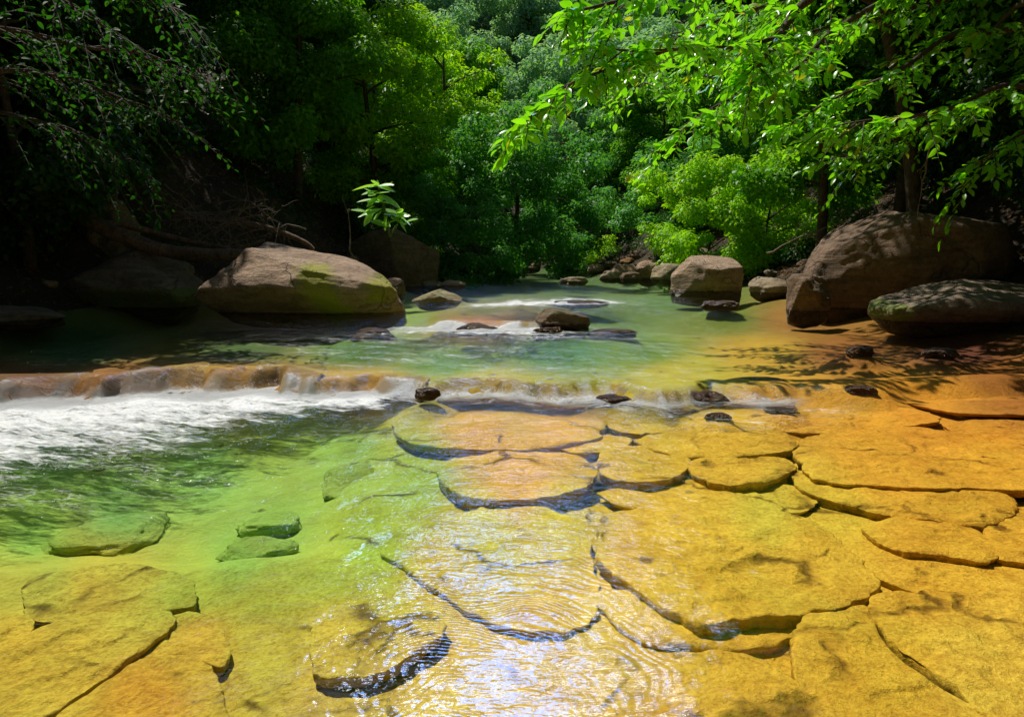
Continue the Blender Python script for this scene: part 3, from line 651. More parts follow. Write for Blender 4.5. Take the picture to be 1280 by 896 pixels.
LED = [
 (-3.75, -1.75, c1p, -0.04, 0.50, 0.185, 'brown ledge with water sheeting over it at the left fall'),
 (-1.70, -0.75, c1p, -0.03, 0.42, 0.11, 'low reddish ledge in the front cascade between the left fall and centre'),
 (-0.62, 0.75, c1p, -0.03, 0.35, 0.10, 'low ledge under the front cascade in the photo centre'),
 (0.85, 2.35, c1p, -0.03, 0.35, 0.09, 'low ledge under the front cascade among the dark stones'),
 (-5.4, -3.9, c1p, -0.06, 0.5, 0.12, 'dark ledge at the left frame edge under the fall'),
]
for i, (x0_, x1_, cp_, ta_, tb_, lv_, lb_) in enumerate(LED):
    xs_ = np.linspace(x0_, x1_, 7)
    wob_ = (0.10 if cp_ is c1p else 0.35) * fbm(xs_ * 1.7 + i, 2.2, 0, 2)
    wpts = [(a, float(cas(cp_, a)) + ta_ + float(q)) for a, q in zip(xs_, wob_)] + [(a, float(cas(cp_, a)) + tb_ + float(q) * 2) for a, q in zip(xs_[::-1], wob_)]
    o = slab(None, 0.012, 0.16 if cp_ is c1p else 0.07, lb_, 'rock ledges under the falls', 40 + i * 2.3, 'rock_ledge', 'ledge', lev=lv_, world=wpts)
    nv_ = len(o.data.vertices); vv = np.zeros(nv_ * 3, np.float32); o.data.vertices.foreach_get('co', vv); vv = vv.reshape(-1, 3)
    wx_, wy_, wz_ = vv[:, 0] + o.location.x, vv[:, 1] + o.location.y, vv[:, 2] + o.location.z
    top_ = level(wx_, wy_) - (0.022 if cp_ is c1p else 0.045) + (0.030 if cp_ is c1p else 0.022) * fbm(wx_ * 5, wy_ * 5, 2.0, 3)
    vv[:, 2] = np.minimum(wz_, top_) - o.location.z; o.data.vertices.foreach_set('co', vv.ravel()); o.data.update()
    a_ = o.data.attributes['tint'].data
    n_ = len(a_); cc = np.zeros(n_ * 4, np.float32); a_.foreach_get('color', cc); cc = cc.reshape(-1, 4)
    cc[:, :3] = cc[:, :3] * 0.45 + np.array([0.30, 0.13, 0.03]) * 0.55; a_.foreach_set('color', cc.ravel())

# ------------------------------------------------------------------ boulders
def ico(sub):
    import bmesh
    bm = bmesh.new(); bmesh.ops.create_icosphere(bm, subdivisions=sub, radius=1.0)
    V = np.array([v.co[:] for v in bm.verts]); Fc = np.array([[v.index for v in f.verts] for f in bm.faces]); bm.free()
    return V, Fc
ICO = {k: ico(k) for k in (3, 4, 5, 6)}

def rock_shape(sub, seed, cuts=(), ncut=9, noise_amp=0.10, box=0.35, lo=0.72, hi=0.95):
    V, Fc = ICO[sub]; V = V.copy()
    # squarer than a sphere
    m = np.abs(V).max(1)[:, None]; V = V * (1 - box) + V / m * box * 0.9
    r = np.random.default_rng(seed)
    cs = list(cuts)
    for _ in range(ncut):
        n = r.normal(size=3); n /= np.linalg.norm(n); cs.append((*n, r.uniform(lo, hi)))
    for (a, b, c, d) in cs:
        n = np.array([a, b, c]); n = n / np.linalg.norm(n)
        e = V @ n - d
        V = V - np.where(e > 0, e * 0.93, 0)[:, None] * n
    Nn = V / np.linalg.norm(V, axis=1)[:, None]
    o = seed * 3.1
    d = noise_amp * fbm(V[:, 0] * 1.3 + o, V[:, 1] * 1.3, V[:, 2] * 1.3, 5, 0.5)
    rid = 1 - np.abs(fbm(V[:, 0] * 2.0 + o, V[:, 1] * 2.0 + 9, V[:, 2] * 3.0, 3))
    V = V + Nn * (d + 0.035 * (rid - 0.6) * noise_amp / 0.1)[:, None]
    return V, Fc

for a_, b_, c_ in SUNK: sunken(a_, b_, c_)
def boulder(px0, px1, ytop, ybase, label, mat='rock_dark', dr=0.7, lev=None, seed=1, cuts=(), ncut=7, name='boulder', cat='boulder', sub=5,
            shear=0.0, under=0.0, moss=None, noise_amp=0.10, box=0.35, sink=0.35, dist=None, zbase=None, rot=0.0, group=None, wetline=0.10):
    if lev is None: lev = 0.0
    if dist is None:
        x, yf = on_plane((px0 + px1) / 2, ybase, lev)
    else: yf = dist
    w = (px1 - px0) / F * yf
    for _ in range(3):
        yc = yf + 0.5 * dr * w; w = (px1 - px0) / F * (yf + 0.35 * dr * w)
    base = lev if zbase is None else zbase
    ztop = at_dist((px0 + px1) / 2, ytop, yf + 0.4 * dr * w)[2]
    xc = at_dist((px0 + px1) / 2, ytop, yf + 0.35 * dr * w)[0]
    h = ztop - base
    V, Fc = rock_shape(sub, seed, cuts, ncut, noise_amp, box)
    mn, mx = V.min(0), V.max(0)
    V = (V - (mn + mx) / 2) / ((mx - mn) / 2)
    cr, sr = math.cos(rot), math.sin(rot)
    V[:, 0] = V[:, 0] + shear * V[:, 2]
    V[:, 0] = (V[:, 0] - (V[:, 0].max() + V[:, 0].min()) / 2) / ((V[:, 0].max() - V[:, 0].min()) / 2)
    V[:, 0] *= w / 2; V[:, 1] *= dr * w / 2
    zb = -sink * h
    V[:, 2] = zb + (V[:, 2] + 1) / 2 * (h - zb)
    if under:
        f = sst(0.45 * h, -0.1 * h, V[:, 2]) * (V[:, 1] < 0)
        V[:, 1] *= (1 - under * f)
    wet = sst(wetline * 1.6, wetline * 0.4, V[:, 2] - (lev - base))
    ms = np.zeros(len(V))
    if moss is not None: ms = moss(V[:, 0] / (w / 2), V[:, 1] / (dr * w / 2), V[:, 2] / h)
    o = make_mesh(name, V, Fc, M[mat], attrs={'wet': wet, 'moss': ms}, loc=(xc, yc, base))
    if rot: o.rotation_euler = (0, 0, rot)
    return tag(o, label, cat, group)

LV1 = 0.11; LV2 = 0.21; LV3 = 0.26
boulder(235, 500, 301, 402, 'largest sunlit brown boulder on the left shore with a mossy front patch', 'rock_warm', 0.62, LV1, 3, sub=6, shear=-0.26, under=0.55, box=0.12,
        cuts=[(-0.75, -0.15, 0.75, 0.62), (0.45, -0.2, 0.9, 0.52), (0.9, 0.1, 0.45, 0.86), (-0.25, -0.75, 0.62, 0.60), (0.5, -0.85, 0.25, 0.74), (-0.3, -1, -0.1, 0.72)], ncut=5,
        moss=lambda x, y, z: 1.15 * np.exp(-((x - 0.30 + 0.35 * (z - 0.4)) / 0.17) ** 2) * sst(0.95, 0.5, z) * sst(0.2, -0.1, y) + 0.95 * np.exp(-((x - 0.80) / 0.16) ** 2) * (z < 0.8) * (z > 0.2), noise_amp=0.07)
boulder(430, 546, 285, 362, 'dark square-shouldered boulder with a leafy plant growing on top', 'rock_dark', 0.9, LV1, 8, box=0.7, sub=5,
        cuts=[(-0.5, -0.8, 0.1, 0.7), (0.7, -0.6, 0.25, 0.72), (0.55, 0.1, 0.9, 0.78), (-0.4, 0, 1, 0.86)], ncut=5, moss=lambda x, y, z: 0.55 * (z > 0.55) * (x < 0.3), noise_amp=0.06)
boulder(78, 242, 305, 392, 'dim grey boulder in shade on the left shore, beneath the fallen log', 'rock_grey', 0.7, LV1, 5, box=0.2, under=0.2,
        cuts=[(0.75, -0.2, 0.65, 0.6), (-0.5, -0.3, 0.8, 0.68), (0, -0.8, 0.6, 0.62)], shear=-0.1, moss=lambda x, y, z: 0.75 * (z < 0.35))
boulder(-60, 66, 382, 410, 'low flat grey rock at the left frame edge', 'rock_grey', 0.8, LV1, 12, box=0.1, shear=-0.3)
boulder(95, 160, 240, 300, 'dim rounded rock high on the left bank behind the log', 'rock_grey', 0.8, LV1, 15, dist=14.6, zbase=1.35)
boulder(514, 577, 362, 384, 'small pale wedge-shaped rock in the water beside the largest left boulder', 'rock_pale', 0.7, LV1, 21, box=0.1, name='river_rock', cat='rock', cuts=[(0.6, -0.2, 0.8, 0.55), (-0.6, 0, 0.8, 0.6)], moss=lambda x, y, z: 0.5 * (z > 0.5))
boulder(476, 506, 347, 372, 'small dark rock wedged between the largest left boulder and the plant boulder', 'rock_dark', 0.8, LV1, 22, name='river_rock', cat='rock', sub=4)
boulder(524, 552, 351, 361, 'flat pale rock just right of the plant boulder', 'rock_pale', 0.8, LV1, 23, name='river_rock', cat='rock', sub=4)
boulder(551, 582, 350, 361, 'flat pinkish rock farther out than its pale neighbour by the plant boulder', 'rock_warm', 0.8, LV2, 24, name='river_rock', cat='rock', sub=4)
boulder(669, 739, 385, 414, 'dark angular rock with a mossy crest standing midstream on the middle ledge', 'rock_dark', 0.7, LV1, 31, box=0.4, name='river_rock', cat='rock',
        cuts=[(0.35, -0.1, 0.9, 0.62), (-0.6, -0.3, 0.7, 0.72), (0, -0.9, 0.3, 0.75)], moss=lambda x, y, z: 0.55 * (z > 0.7), shear=-0.12)
boulder(843, 931, 319, 369, 'brown block with a lit flat top standing in the stream right of centre', 'rock_warm', 0.8, LV2, 41, box=0.65, under=0.3,
        cuts=[(0.15, -0.3, 0.95, 0.66), (-0.75, -0.5, 0.1, 0.72), (0.6, -0.75, 0.0, 0.8), (-0.8, 0, 0.6, 0.78)], ncut=3, noise_amp=0.05)
boulder(938, 1002, 346, 371, 'smooth pale flat rock between the brown block and the huge right boulder', 'rock_pale', 0.8, LV2, 42, box=0.1, name='river_rock', cat='rock', cuts=[(0.3, 0, 1, 0.6)])
boulder(1026, 1268, 262, 396, 'huge rounded dark boulder with dappled light on the right shore', 'rock_dark', 0.75, LV1, 51, sub=6, box=0.16, shear=0.06,
        cuts=[(-0.55, -0.1, 0.85, 0.80), (0.2, -0.1, 1.0, 0.80), (-0.2, -0.95, 0.1, 0.82)], ncut=3, under=0.4, noise_amp=0.06)
boulder(986, 1044, 341, 384, 'dark rounded boulder leaning against the left foot of the huge right boulder', 'rock_dark', 0.8, LV1, 52, box=0.3, dist=12.2)
boulder(1104, 1330, 350, 413, 'ribbed grey boulder in front of the huge right boulder, cut by the frame edge', 'rock_grey', 0.6, LV1, 53, sub=6, box=0.12, shear=0.05, under=0.35,
        cuts=[(-0.6, -0.1, 0.8, 0.66), (0.1, -0.4, 0.9, 0.7)], ncut=3, moss=lambda x, y, z: 0.7 * (x < -0.75), noise_amp=0.06)
# row of stones along the right shore, far
row = [(750, 778, 338, 351, 'rock_pale', 'small pale stone at the left end of the far shore row'),
       (764, 800, 330, 350, 'rock_warm', 'lit pinkish stone second from the left in the far shore row'),
       (795, 830, 325, 351, 'rock_warm', 'sloping brown stone in the middle of the far shore row'),
       (776, 802, 340, 352, 'rock_dark', 'low dark stone in front of the lit pinkish stone'),
       (815, 856, 329, 353, 'rock_pale', 'pale wedge stone touching the left side of the brown block'),
       (699, 736, 346, 356, 'rock_pale', 'flat pale stone alone in the far water'),
       (925, 960, 326, 347, 'rock_dark', 'dark bank stone behind the brown block'),
       (958, 1000, 333, 350, 'rock_warm', 'brown bank stone above the smooth pale flat rock'),
       (985, 1026, 320, 349, 'rock_grey', 'greyish bank stone left of the huge right boulder'),
       (968, 992, 322, 336, 'rock_dark', 'small dark stone on top of the right bank'),
       (735, 757, 330, 341, 'rock_warm', 'tiny brown stone where the far shore bends'),
       (680, 712, 328, 338, 'rock_dark', 'dark stone at the far left bend of the stream'),
       (640, 676, 327, 339, 'rock_dark', 'dark stone under the far left bushes'),
       (560, 600, 318, 340, 'rock_dark', 'dark bank stone right of the plant boulder'),
       (596, 632, 325, 341, 'rock_dark', 'low dark bank stone below the far left bushes'),]
for i, (a, b, t, bs, m_, lb) in enumerate(row):
    boulder(a, b, t, bs, lb, m_, 0.8, LV3 if bs < 345 else LV2 + 0.03, 60 + i, box=0.3, name='shore_rock', cat='rock', sub=4, noise_amp=0.12, group='rocks along the far shore')
# stones breaking the cascade line
cs = [(742, 792, 486, 503, 'flat dark stone in the white water, left of the longer dark cascade stone', 0.0, 'rock_orange'),
      (828, 918, 476, 504, 'longest dark wet stone rising from the front cascade', 0.0, 'rock_orange'),
      (884, 914, 512, 521, 'small dark stone just in front of the longest cascade stone', 0.0, 'rock_orange'),
      (958, 992, 505, 513, 'tiny dark stone in the orange shallows right of the cascade stones', 0.0, 'rock_dark'),
      (924, 982, 468, 478, 'thin dark stone upstream of the longest cascade stone', 0.06, 'rock_dark'),
      (1060, 1096, 478, 488, 'dark stone at the right end of the front cascade', 0.03, 'rock_orange'),
      (1062, 1092, 428, 437, 'small reddish stone in the shaded water in front of the right boulders', 0.08, 'rock_orange'),
      (1158, 1200, 431, 440, 'reddish stone nearer the frame edge in the shaded water', 0.08, 'rock_orange'),
      (520, 548, 480, 490, 'small reddish stone on the front cascade left of centre', 0.09, 'rock_orange'),
      (438, 492, 404, 417, 'reddish stone at the left end of the middle ledge', LV1, 'rock_orange'),
      (560, 622, 396, 413, 'reddish stone under the fall of the middle ledge', LV1, 'rock_orange'),
      (668, 706, 403, 416, 'low orange stone at the foot of the midstream rock', LV1, 'rock_orange'),
      (735, 795, 407, 416, 'flat orange stone trailing right from the midstream rock', LV1, 'rock_orange'),
      (-40, 106, 480, 501, 'flat brown rock below the left fall at the frame edge', 0.0, 'rock_orange'),
      (880, 924, 372, 380, 'small reddish rock just showing in front of the brown block', LV2, 'rock_orange'),
      (690, 760, 372, 379, 'low orange stone on the farthest ledge', LV2, 'rock_orange')]
for i, (a, b, t, bs, lb, lv, m_) in enumerate(cs):
    boulder(a - 3, b + 3, t + 0.42 * (bs - t), bs, lb, m_, 0.55, lv, 90 + i, box=0.2, name='cascade_stone', cat='rock', sub=5, noise_amp=0.16, wetline=0.4, sink=3.0, ncut=5, group='wet stones breaking the surface')

# scattered shore stones
protos = []
for k in range(5):
    V, Fc = rock_shape(3 if k else 4, 200 + k, ncut=8, noise_amp=0.12, box=0.3)
    V = V * np.array([1, 0.8, 0.6])
    me = bpy.data.meshes.new('bank_stone'); me.from_pydata(V.tolist(), [], Fc.tolist()); me.update()
    me.polygons.foreach_set("use_smooth", [True] * len(me.polygons)); me.materials.append(M[['rock_dark', 'rock_warm', 'rock_grey', 'rock_dark', 'rock_orange'][k]])
    protos.append(me)
r = random.Random(5)
for i in range(120):
    y = r.uniform(12, 46) if i % 3 else r.uniform(20, 34)
    side = 1 if i % 2 else -1
    e = right_edge(y) if side > 0 else left_edge(y)
    x = float(e) + side * (r.uniform(-0.3, 1.3) + 0.02 * y)
    if side < 0 and y < 20 and r.random() < 0.5: continue
    o = bpy.data.objects.new('bank_stone', protos[r.randrange(5)]); C.objects.link(o)
    s = r.uniform(0.1, 0.42)
    o.location = (x, y, float(ground(x, y)) + s * 0.15); o.scale = (s, s, s); o.rotation_euler = (r.uniform(-.3, .3), r.uniform(-.3, .3), r.uniform(0, 6.3))
    tag(o, ('loose brown stone lying on the %s bank at the water edge' % ('right' if side > 0 else 'left')), 'stone', 'loose stones on the %s bank' % ('right' if side > 0 else 'left'))

# ------------------------------------------------------------------ foliage
def leaf_cloud(cent, rad, n, lsize, rg, flat=0.8, up=0.9, shell=0.45, aspect=0.55):
    """diamond leaves in flattened clumps. cent (k,3), rad (k,)"""
    k = len(cent)
    idx = rg.integers(0, k, n)
    # bigger clumps get more leaves
    pr = rad ** 2; pr = pr / pr.sum(); idx = rg.choice(k, n, p=pr)
    d = rg.normal(size=(n, 3)); d /= np.linalg.norm(d, axis=1)[:, None]
    rr = rg.random(n) ** shell
    P = cent[idx] + d * (rr * rad[idx])[:, None] * np.array([1, 1, flat])
    Nn = d * 0.75 + np.array([0, 0, up * 0.75]) + rg.normal(size=(n, 3)) * 0.45
    Nn /= np.linalg.norm(Nn, axis=1)[:, None]
    T = d * np.array([1, 1, 0.1]) + rg.normal(size=(n, 3)) * 0.6 + np.array([0, 0, -0.35])
    T -= Nn * (T * Nn).sum(1)[:, None]; T /= np.linalg.norm(T, axis=1)[:, None] + 1e-9
    B = np.cross(Nn, T)
    l = (lsize * rg.uniform(0.45, 1.5, n))[:, None]
    w = l * aspect * 0.5
    base = P; tip = P + T * l - Nn * l * 0.12
    m = P + T * l * 0.45
    Vv = np.stack([base, m + B * w + Nn * w * 0.25, tip, m - B * w + Nn * w * 0.25], 1).reshape(-1, 3)
    Qq = np.arange(n * 4).reshape(-1, 4)
    return Vv, Qq

def make_tree_meshes(seed, H=10.0, Rc=3.2, low=0.25, nclump=70, nleaf=16000, lsize=0.2, clump=0.85, lean=0.0, trunk_r=0.16):
    rg = np.random.default_rng(seed)
    mb = MB()
    t = np.linspace(0, 1, 9)
    tr = np.stack([lean * H * t ** 1.5 + 0.25 * np.sin(t * 4 + seed), 0.25 * np.sin(t * 3 + seed * 2), H * 0.93 * t - 0.4], 1)
    mb.tube(tr, trunk_r * (1 - 0.85 * t) * (H / 10) + 0.015, 8)
    C_, R_ = [], []
    nb = 15
    for b in range(nb):
        f = low + (0.97 - low) * (b + rg.random()) / nb
        p0 = np.array([np.interp(f, t, tr[:, k]) for k in range(3)])
        a = b * 2.4 + rg.random()
        prof = math.sin(math.pi * min(1, (1 - f) * 0.85 + 0.17)) ** 0.7
        ln = Rc * prof * rg.uniform(0.65, 1.1)
        dr = np.array([math.cos(a), math.sin(a), rg.uniform(0.05, 0.9)])
        s = np.linspace(0, 1, 5)[:, None]
        pts = p0 + dr * ln * s + np.array([0, 0, -0.25 * ln]) * s ** 2
        mb.tube(pts, 0.055 * (1 - 0.8 * s[:, 0]) * (H / 10) + 0.008, 5)
        m = max(2, int(nclump / nb))
        for q in range(m):
            u_ = rg.uniform(0.25, 1.28)
            c = p0 + dr * ln * u_ + np.array([0, 0, -0.25 * ln]) * u_ ** 2 + rg.normal(size=3) * np.array([0.55, 0.55, 0.55]) * clump
            C_.append(c); R_.append(clump * rg.choice([0.3, 0.5, 0.8, 1.0, 1.3], p=[.22, .25, .25, .18, .10]))
            if q % 2 == 0:
                k = pts[3]; mb.tube(np.array([k, (k + c) / 2 + [0, 0, 0.05], c]), [0.02, 0.013, 0.006], 4)
    C_ = np.array(C_); R_ = np.array(R_)
    Vl, Ql = leaf_cloud(C_, R_, nleaf, lsize, rg)
    V = np.concatenate(mb.V); Qt = np.concatenate(mb.Q)
    tm = bpy.data.meshes.new('trunk'); faces = [q[:3] if q[2] == q[3] else q for q in Qt.tolist()]
    tm.from_pydata(V.tolist(), [], faces); tm.update(); tm.polygons.foreach_set("use_smooth", [True] * len(tm.polygons))
    tm.materials.append(M['bark'])
    cm = bpy.data.meshes.new('crown'); n = len(Ql)
    cm.vertices.add(len(Vl)); cm.vertices.foreach_set("co", Vl.astype(np.float32).ravel())
    cm.loops.add(n * 4); cm.loops.foreach_set("vertex_index", Ql.astype(np.int32).ravel())
    cm.polygons.add(n); cm.polygons.foreach_set("loop_start", np.arange(0, n * 4, 4, dtype=np.int32)); cm.update(calc_edges=True)
    return tm, cm

KIND = {
 'tall':  make_tree_meshes(1, 12, 3.4, 0.22, 90, 30000, 0.19, 0.85),
 'round': make_tree_meshes(2, 8.5, 3.4, 0.10, 90, 30000, 0.17, 0.85),
 'shrub': make_tree_meshes(3, 4.2, 2.5, 0.04, 75, 26000, 0.13, 0.6, trunk_r=0.10),
 'small': make_tree_meshes(4, 6.0, 2.6, 0.08, 75, 22000, 0.15, 0.7),
 'far':   make_tree_meshes(5, 12, 4.2, 0.08, 80, 14000, 0.36, 1.25),
  'leaning': make_tree_meshes(7, 11, 4.2, 0.5, 90, 8500, 0.20, 0.8, lean=-0.28),
 'sparse': make_tree_meshes(6, 11, 3.4, 0.45, 60, 14000, 0.22, 0.8),
}
_cm = {}
def plant_tree(kind, x, y, mat, label, scale=1.0, rz=0.0, name='tree', cat='tree', group=None, z=None, sx=1.0):
    tm, cm = KIND[kind]
    if (kind, mat) not in _cm:
        c = cm.copy(); c.materials.clear(); c.materials.append(M[mat]); _cm[(kind, mat)] = c
    gz = float(ground(x, y)) if z is None else z
    e = empty(name, (x, y, gz)); e.scale = (scale * sx, scale * sx, scale); e.rotation_euler = (0, 0, rz)
    for nm, me in (('trunk', tm), ('crown', _cm[(kind, mat)])):
        o = bpy.data.objects.new(nm, me); C.objects.link(o); o.parent = e
    tag(e, label, cat, group)
    return e

def pxx(px, y): return (px - 640) / F * y * 1.005
TREES = [
 # kind, px, dist, material, scale, label, group
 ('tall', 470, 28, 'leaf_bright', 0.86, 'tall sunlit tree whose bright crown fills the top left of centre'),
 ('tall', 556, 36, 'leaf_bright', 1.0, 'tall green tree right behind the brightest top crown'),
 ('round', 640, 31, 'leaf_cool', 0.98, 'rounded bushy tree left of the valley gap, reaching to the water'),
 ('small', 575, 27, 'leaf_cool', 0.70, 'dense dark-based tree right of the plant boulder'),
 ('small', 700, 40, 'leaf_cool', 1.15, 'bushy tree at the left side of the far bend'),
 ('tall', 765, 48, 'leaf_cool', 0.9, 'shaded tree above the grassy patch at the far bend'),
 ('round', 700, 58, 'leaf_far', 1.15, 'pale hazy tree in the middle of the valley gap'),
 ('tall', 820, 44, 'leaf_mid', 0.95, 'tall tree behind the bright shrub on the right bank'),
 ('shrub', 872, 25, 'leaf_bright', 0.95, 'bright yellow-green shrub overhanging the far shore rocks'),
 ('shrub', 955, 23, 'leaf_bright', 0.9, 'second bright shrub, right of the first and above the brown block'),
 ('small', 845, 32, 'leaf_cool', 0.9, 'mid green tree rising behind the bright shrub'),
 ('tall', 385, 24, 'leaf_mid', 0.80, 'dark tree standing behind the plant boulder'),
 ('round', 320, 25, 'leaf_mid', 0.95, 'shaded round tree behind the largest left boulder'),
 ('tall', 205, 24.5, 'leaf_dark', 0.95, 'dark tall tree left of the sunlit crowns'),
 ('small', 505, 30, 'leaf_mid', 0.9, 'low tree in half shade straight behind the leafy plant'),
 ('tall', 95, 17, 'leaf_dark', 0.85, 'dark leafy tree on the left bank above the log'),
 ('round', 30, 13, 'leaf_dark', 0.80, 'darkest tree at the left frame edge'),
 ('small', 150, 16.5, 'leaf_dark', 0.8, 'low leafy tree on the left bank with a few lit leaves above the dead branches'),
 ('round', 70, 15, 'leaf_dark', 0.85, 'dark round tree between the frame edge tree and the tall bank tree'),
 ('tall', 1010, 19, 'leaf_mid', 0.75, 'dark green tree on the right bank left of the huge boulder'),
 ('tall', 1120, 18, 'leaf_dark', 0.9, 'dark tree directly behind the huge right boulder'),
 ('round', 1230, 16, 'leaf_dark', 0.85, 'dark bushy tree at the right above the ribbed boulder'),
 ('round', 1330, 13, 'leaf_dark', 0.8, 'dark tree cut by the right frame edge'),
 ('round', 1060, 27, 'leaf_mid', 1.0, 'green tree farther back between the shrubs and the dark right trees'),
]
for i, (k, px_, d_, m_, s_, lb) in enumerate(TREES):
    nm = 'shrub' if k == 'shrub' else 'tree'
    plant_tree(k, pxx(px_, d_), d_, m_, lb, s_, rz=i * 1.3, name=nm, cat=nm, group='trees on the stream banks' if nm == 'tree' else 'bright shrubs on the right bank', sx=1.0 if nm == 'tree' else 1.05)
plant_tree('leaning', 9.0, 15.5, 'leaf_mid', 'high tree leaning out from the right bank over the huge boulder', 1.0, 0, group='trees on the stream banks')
plant_tree('leaning', 8.6, 11.0, 'leaf_mid', 'high tree leaning out over the ribbed boulder at the right frame edge', 0.85, 0.3, group='trees on the stream banks')
# wooded slopes either side, seen only as dim trunks and crowns
slope = [(-14.5, 21), (-14.5, 26), (-10, 31), (-15, 34), (-8, 40), (-13, 44), (-17, 16), (-13.5, 11), (12, 24), (15, 18), (11, 33), (14, 40), (9, 46), (17, 28), (-5, 50), (11, 8.5), (13, 14), (-16, 24), (-18, 30), (-12.5, 38), (-11.5, 30), (-20, 22), (-14, 50), (-8, 60), (13.5, 52)]
for i, (x, y) in enumerate(slope):
    plant_tree(['tall', 'round', 'sparse'][i % 3], x, y, 'leaf_dark' if i % 2 else 'leaf_mid', 'shaded broadleaf tree on the wooded %s slope behind the shore trees' % ('left' if x < 0 else 'right'), 1.0 + 0.15 * (i % 3), i * 0.9, name='tree', cat='tree', group='trees on the wooded %s slope' % ('left' if x < 0 else 'right'))
for i, (x, y) in enumerate([(-9, -6), (-4, -10), (1.5, -9), (7, -8), (11, -4), (-12.5, -1), (12.5, 2), (-3, -17), (6, -16), (-13, 4), (13.5, 6)]):  # unseen trees added behind the camera to cut sky fill on boulder fronts
    plant_tree(['round', 'tall'][i % 2], x, y, 'leaf_dark', 'unseen broadleaf tree added behind the viewpoint to block sky light', 1.1, i * 1.1, name='tree', cat='tree', group='unseen trees added behind the viewpoint')
fr_ = random.Random(8)
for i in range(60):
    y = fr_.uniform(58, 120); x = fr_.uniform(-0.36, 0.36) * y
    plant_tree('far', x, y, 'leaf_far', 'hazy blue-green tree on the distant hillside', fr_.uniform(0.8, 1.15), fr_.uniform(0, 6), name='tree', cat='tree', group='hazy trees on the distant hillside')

# distant wood as one mass on the hill behind
rg = np.random.default_rng(31)
n = 900
yy = rg.uniform(110, 170, n); xx = rg.uniform(-0.9, 0.9, n) * yy
zz = ground(xx, yy) + rg.uniform(2, 6, n)
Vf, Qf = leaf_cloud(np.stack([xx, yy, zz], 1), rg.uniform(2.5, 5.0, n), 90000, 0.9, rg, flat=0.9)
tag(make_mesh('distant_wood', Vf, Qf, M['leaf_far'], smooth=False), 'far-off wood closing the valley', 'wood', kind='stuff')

# undergrowth and leaf litter on the banks
def scatter_bank(n, ymin, ymax, seed, dmin, dmax):
    rg = np.random.default_rng(seed)
    y = rg.uniform(ymin, ymax, n); s = rg.random(n) < 0.5
    d = rg.uniform(dmin, dmax, n)
    x = np.where(s, left_edge(y) - d, right_edge(y) + d)
    return x, y
x, y = scatter_bank(900, 14, 56, 41, 0.9, 16)
k = fbm(x * 0.3, y * 0.3, 3, 3) > -0.25; x, y = x[k], y[k]
c = np.stack([x, y, ground(x, y) + 0.25], 1)
Vf, Qf = leaf_cloud(c, np.random.default_rng(2).uniform(0.25, 0.7, len(c)), 70000, 0.12, np.random.default_rng(3), flat=0.7)
tag(make_mesh('undergrowth', Vf, Qf, M['leaf_dark'], smooth=False), 'low leafy ground cover on both banks', 'undergrowth', kind='stuff')
gx, gy = at_dist(735, 300, 44)[0], 44
rg = np.random.default_rng(5)
# grassy slope at the bend
n = 60; xx = rg.uniform(at_dist(722, 0, 46)[0] - 0.5, at_dist(775, 0, 42)[0], n); yy = rg.uniform(41, 52, n)
cc = np.stack([xx, yy, np.maximum(ground(xx, yy), 0.3) + 0.3 + rg.uniform(0, 1.0, n)], 1)
Vf, Qf = leaf_cloud(cc, rg.uniform(0.3, 0.8, n), 9000, 0.14, rg, flat=0.5)
tag(make_mesh('grass', Vf, Qf, M['leaf_bright'], smooth=False), 'sunlit grassy growth on the far bend', 'grass', kind='stuff')
x, y = scatter_bank(30000, 9, 34, 43, 0.1, 6.5)
rg = np.random.default_rng(44)
Vf, Qf = leaf_cloud(np.stack([x, y, ground(x, y) + 0.02], 1), np.full(len(x), 0.04), 30000, 0.10, rg, flat=0.3)
tag(make_mesh('leaf_litter', Vf, Qf, M['litter'], smooth=False), 'fallen brown leaves strewn on the banks', 'leaf litter', kind='stuff')

# ------------------------------------------------------------------ log, roots and dead branches
def P3(lst): return np.array([at_dist(a, b, d) for a, b, d in lst])
e = empty('fallen_log', tuple(at_dist(180, 300, 13.6)))
mb = MB()
pts = catmull(P3([(-60, 236, 14.2), (30, 246, 14.0), (85, 262, 13.8), (140, 290, 13.6), (200, 312, 13.5), (262, 318, 13.6), (312, 318, 13.9), (345, 322, 14.3)]), 6)
mb.tube(pts - np.array(e.location), np.linspace(0.20, 0.085, len(pts)), 12, rough=0.25)
mb.build('trunk', M['log'], e)
mb = MB()
pts = catmull(P3([(120, 280, 13.6), (160, 283, 13.9), (230, 300, 14.2), (290, 310, 14.4), (330, 300, 14.6)]), 5)
mb.tube(pts - np.array(e.location), np.linspace(0.08, 0.03, len(pts)), 8, rough=0.2)
mb.build('branch', M['log'], e)
tag(e, 'long fallen log sloping down the left bank behind the boulders', 'log')
o_ = at_dist(300, 290, 15)
e2 = MB(); pts = catmull(P3([(215, 268, 15.5), (270, 276, 15.2), (330, 284, 15.0), (375, 300, 14.9), (392, 312, 14.9)]), 5)
e2.tube(pts - o_, np.linspace(0.09, 0.05, len(pts)), 9, rough=0.25)
tag(e2.build('fallen_log', M['log'], loc=o_), 'shorter thin log lying behind the largest left boulder', 'log')

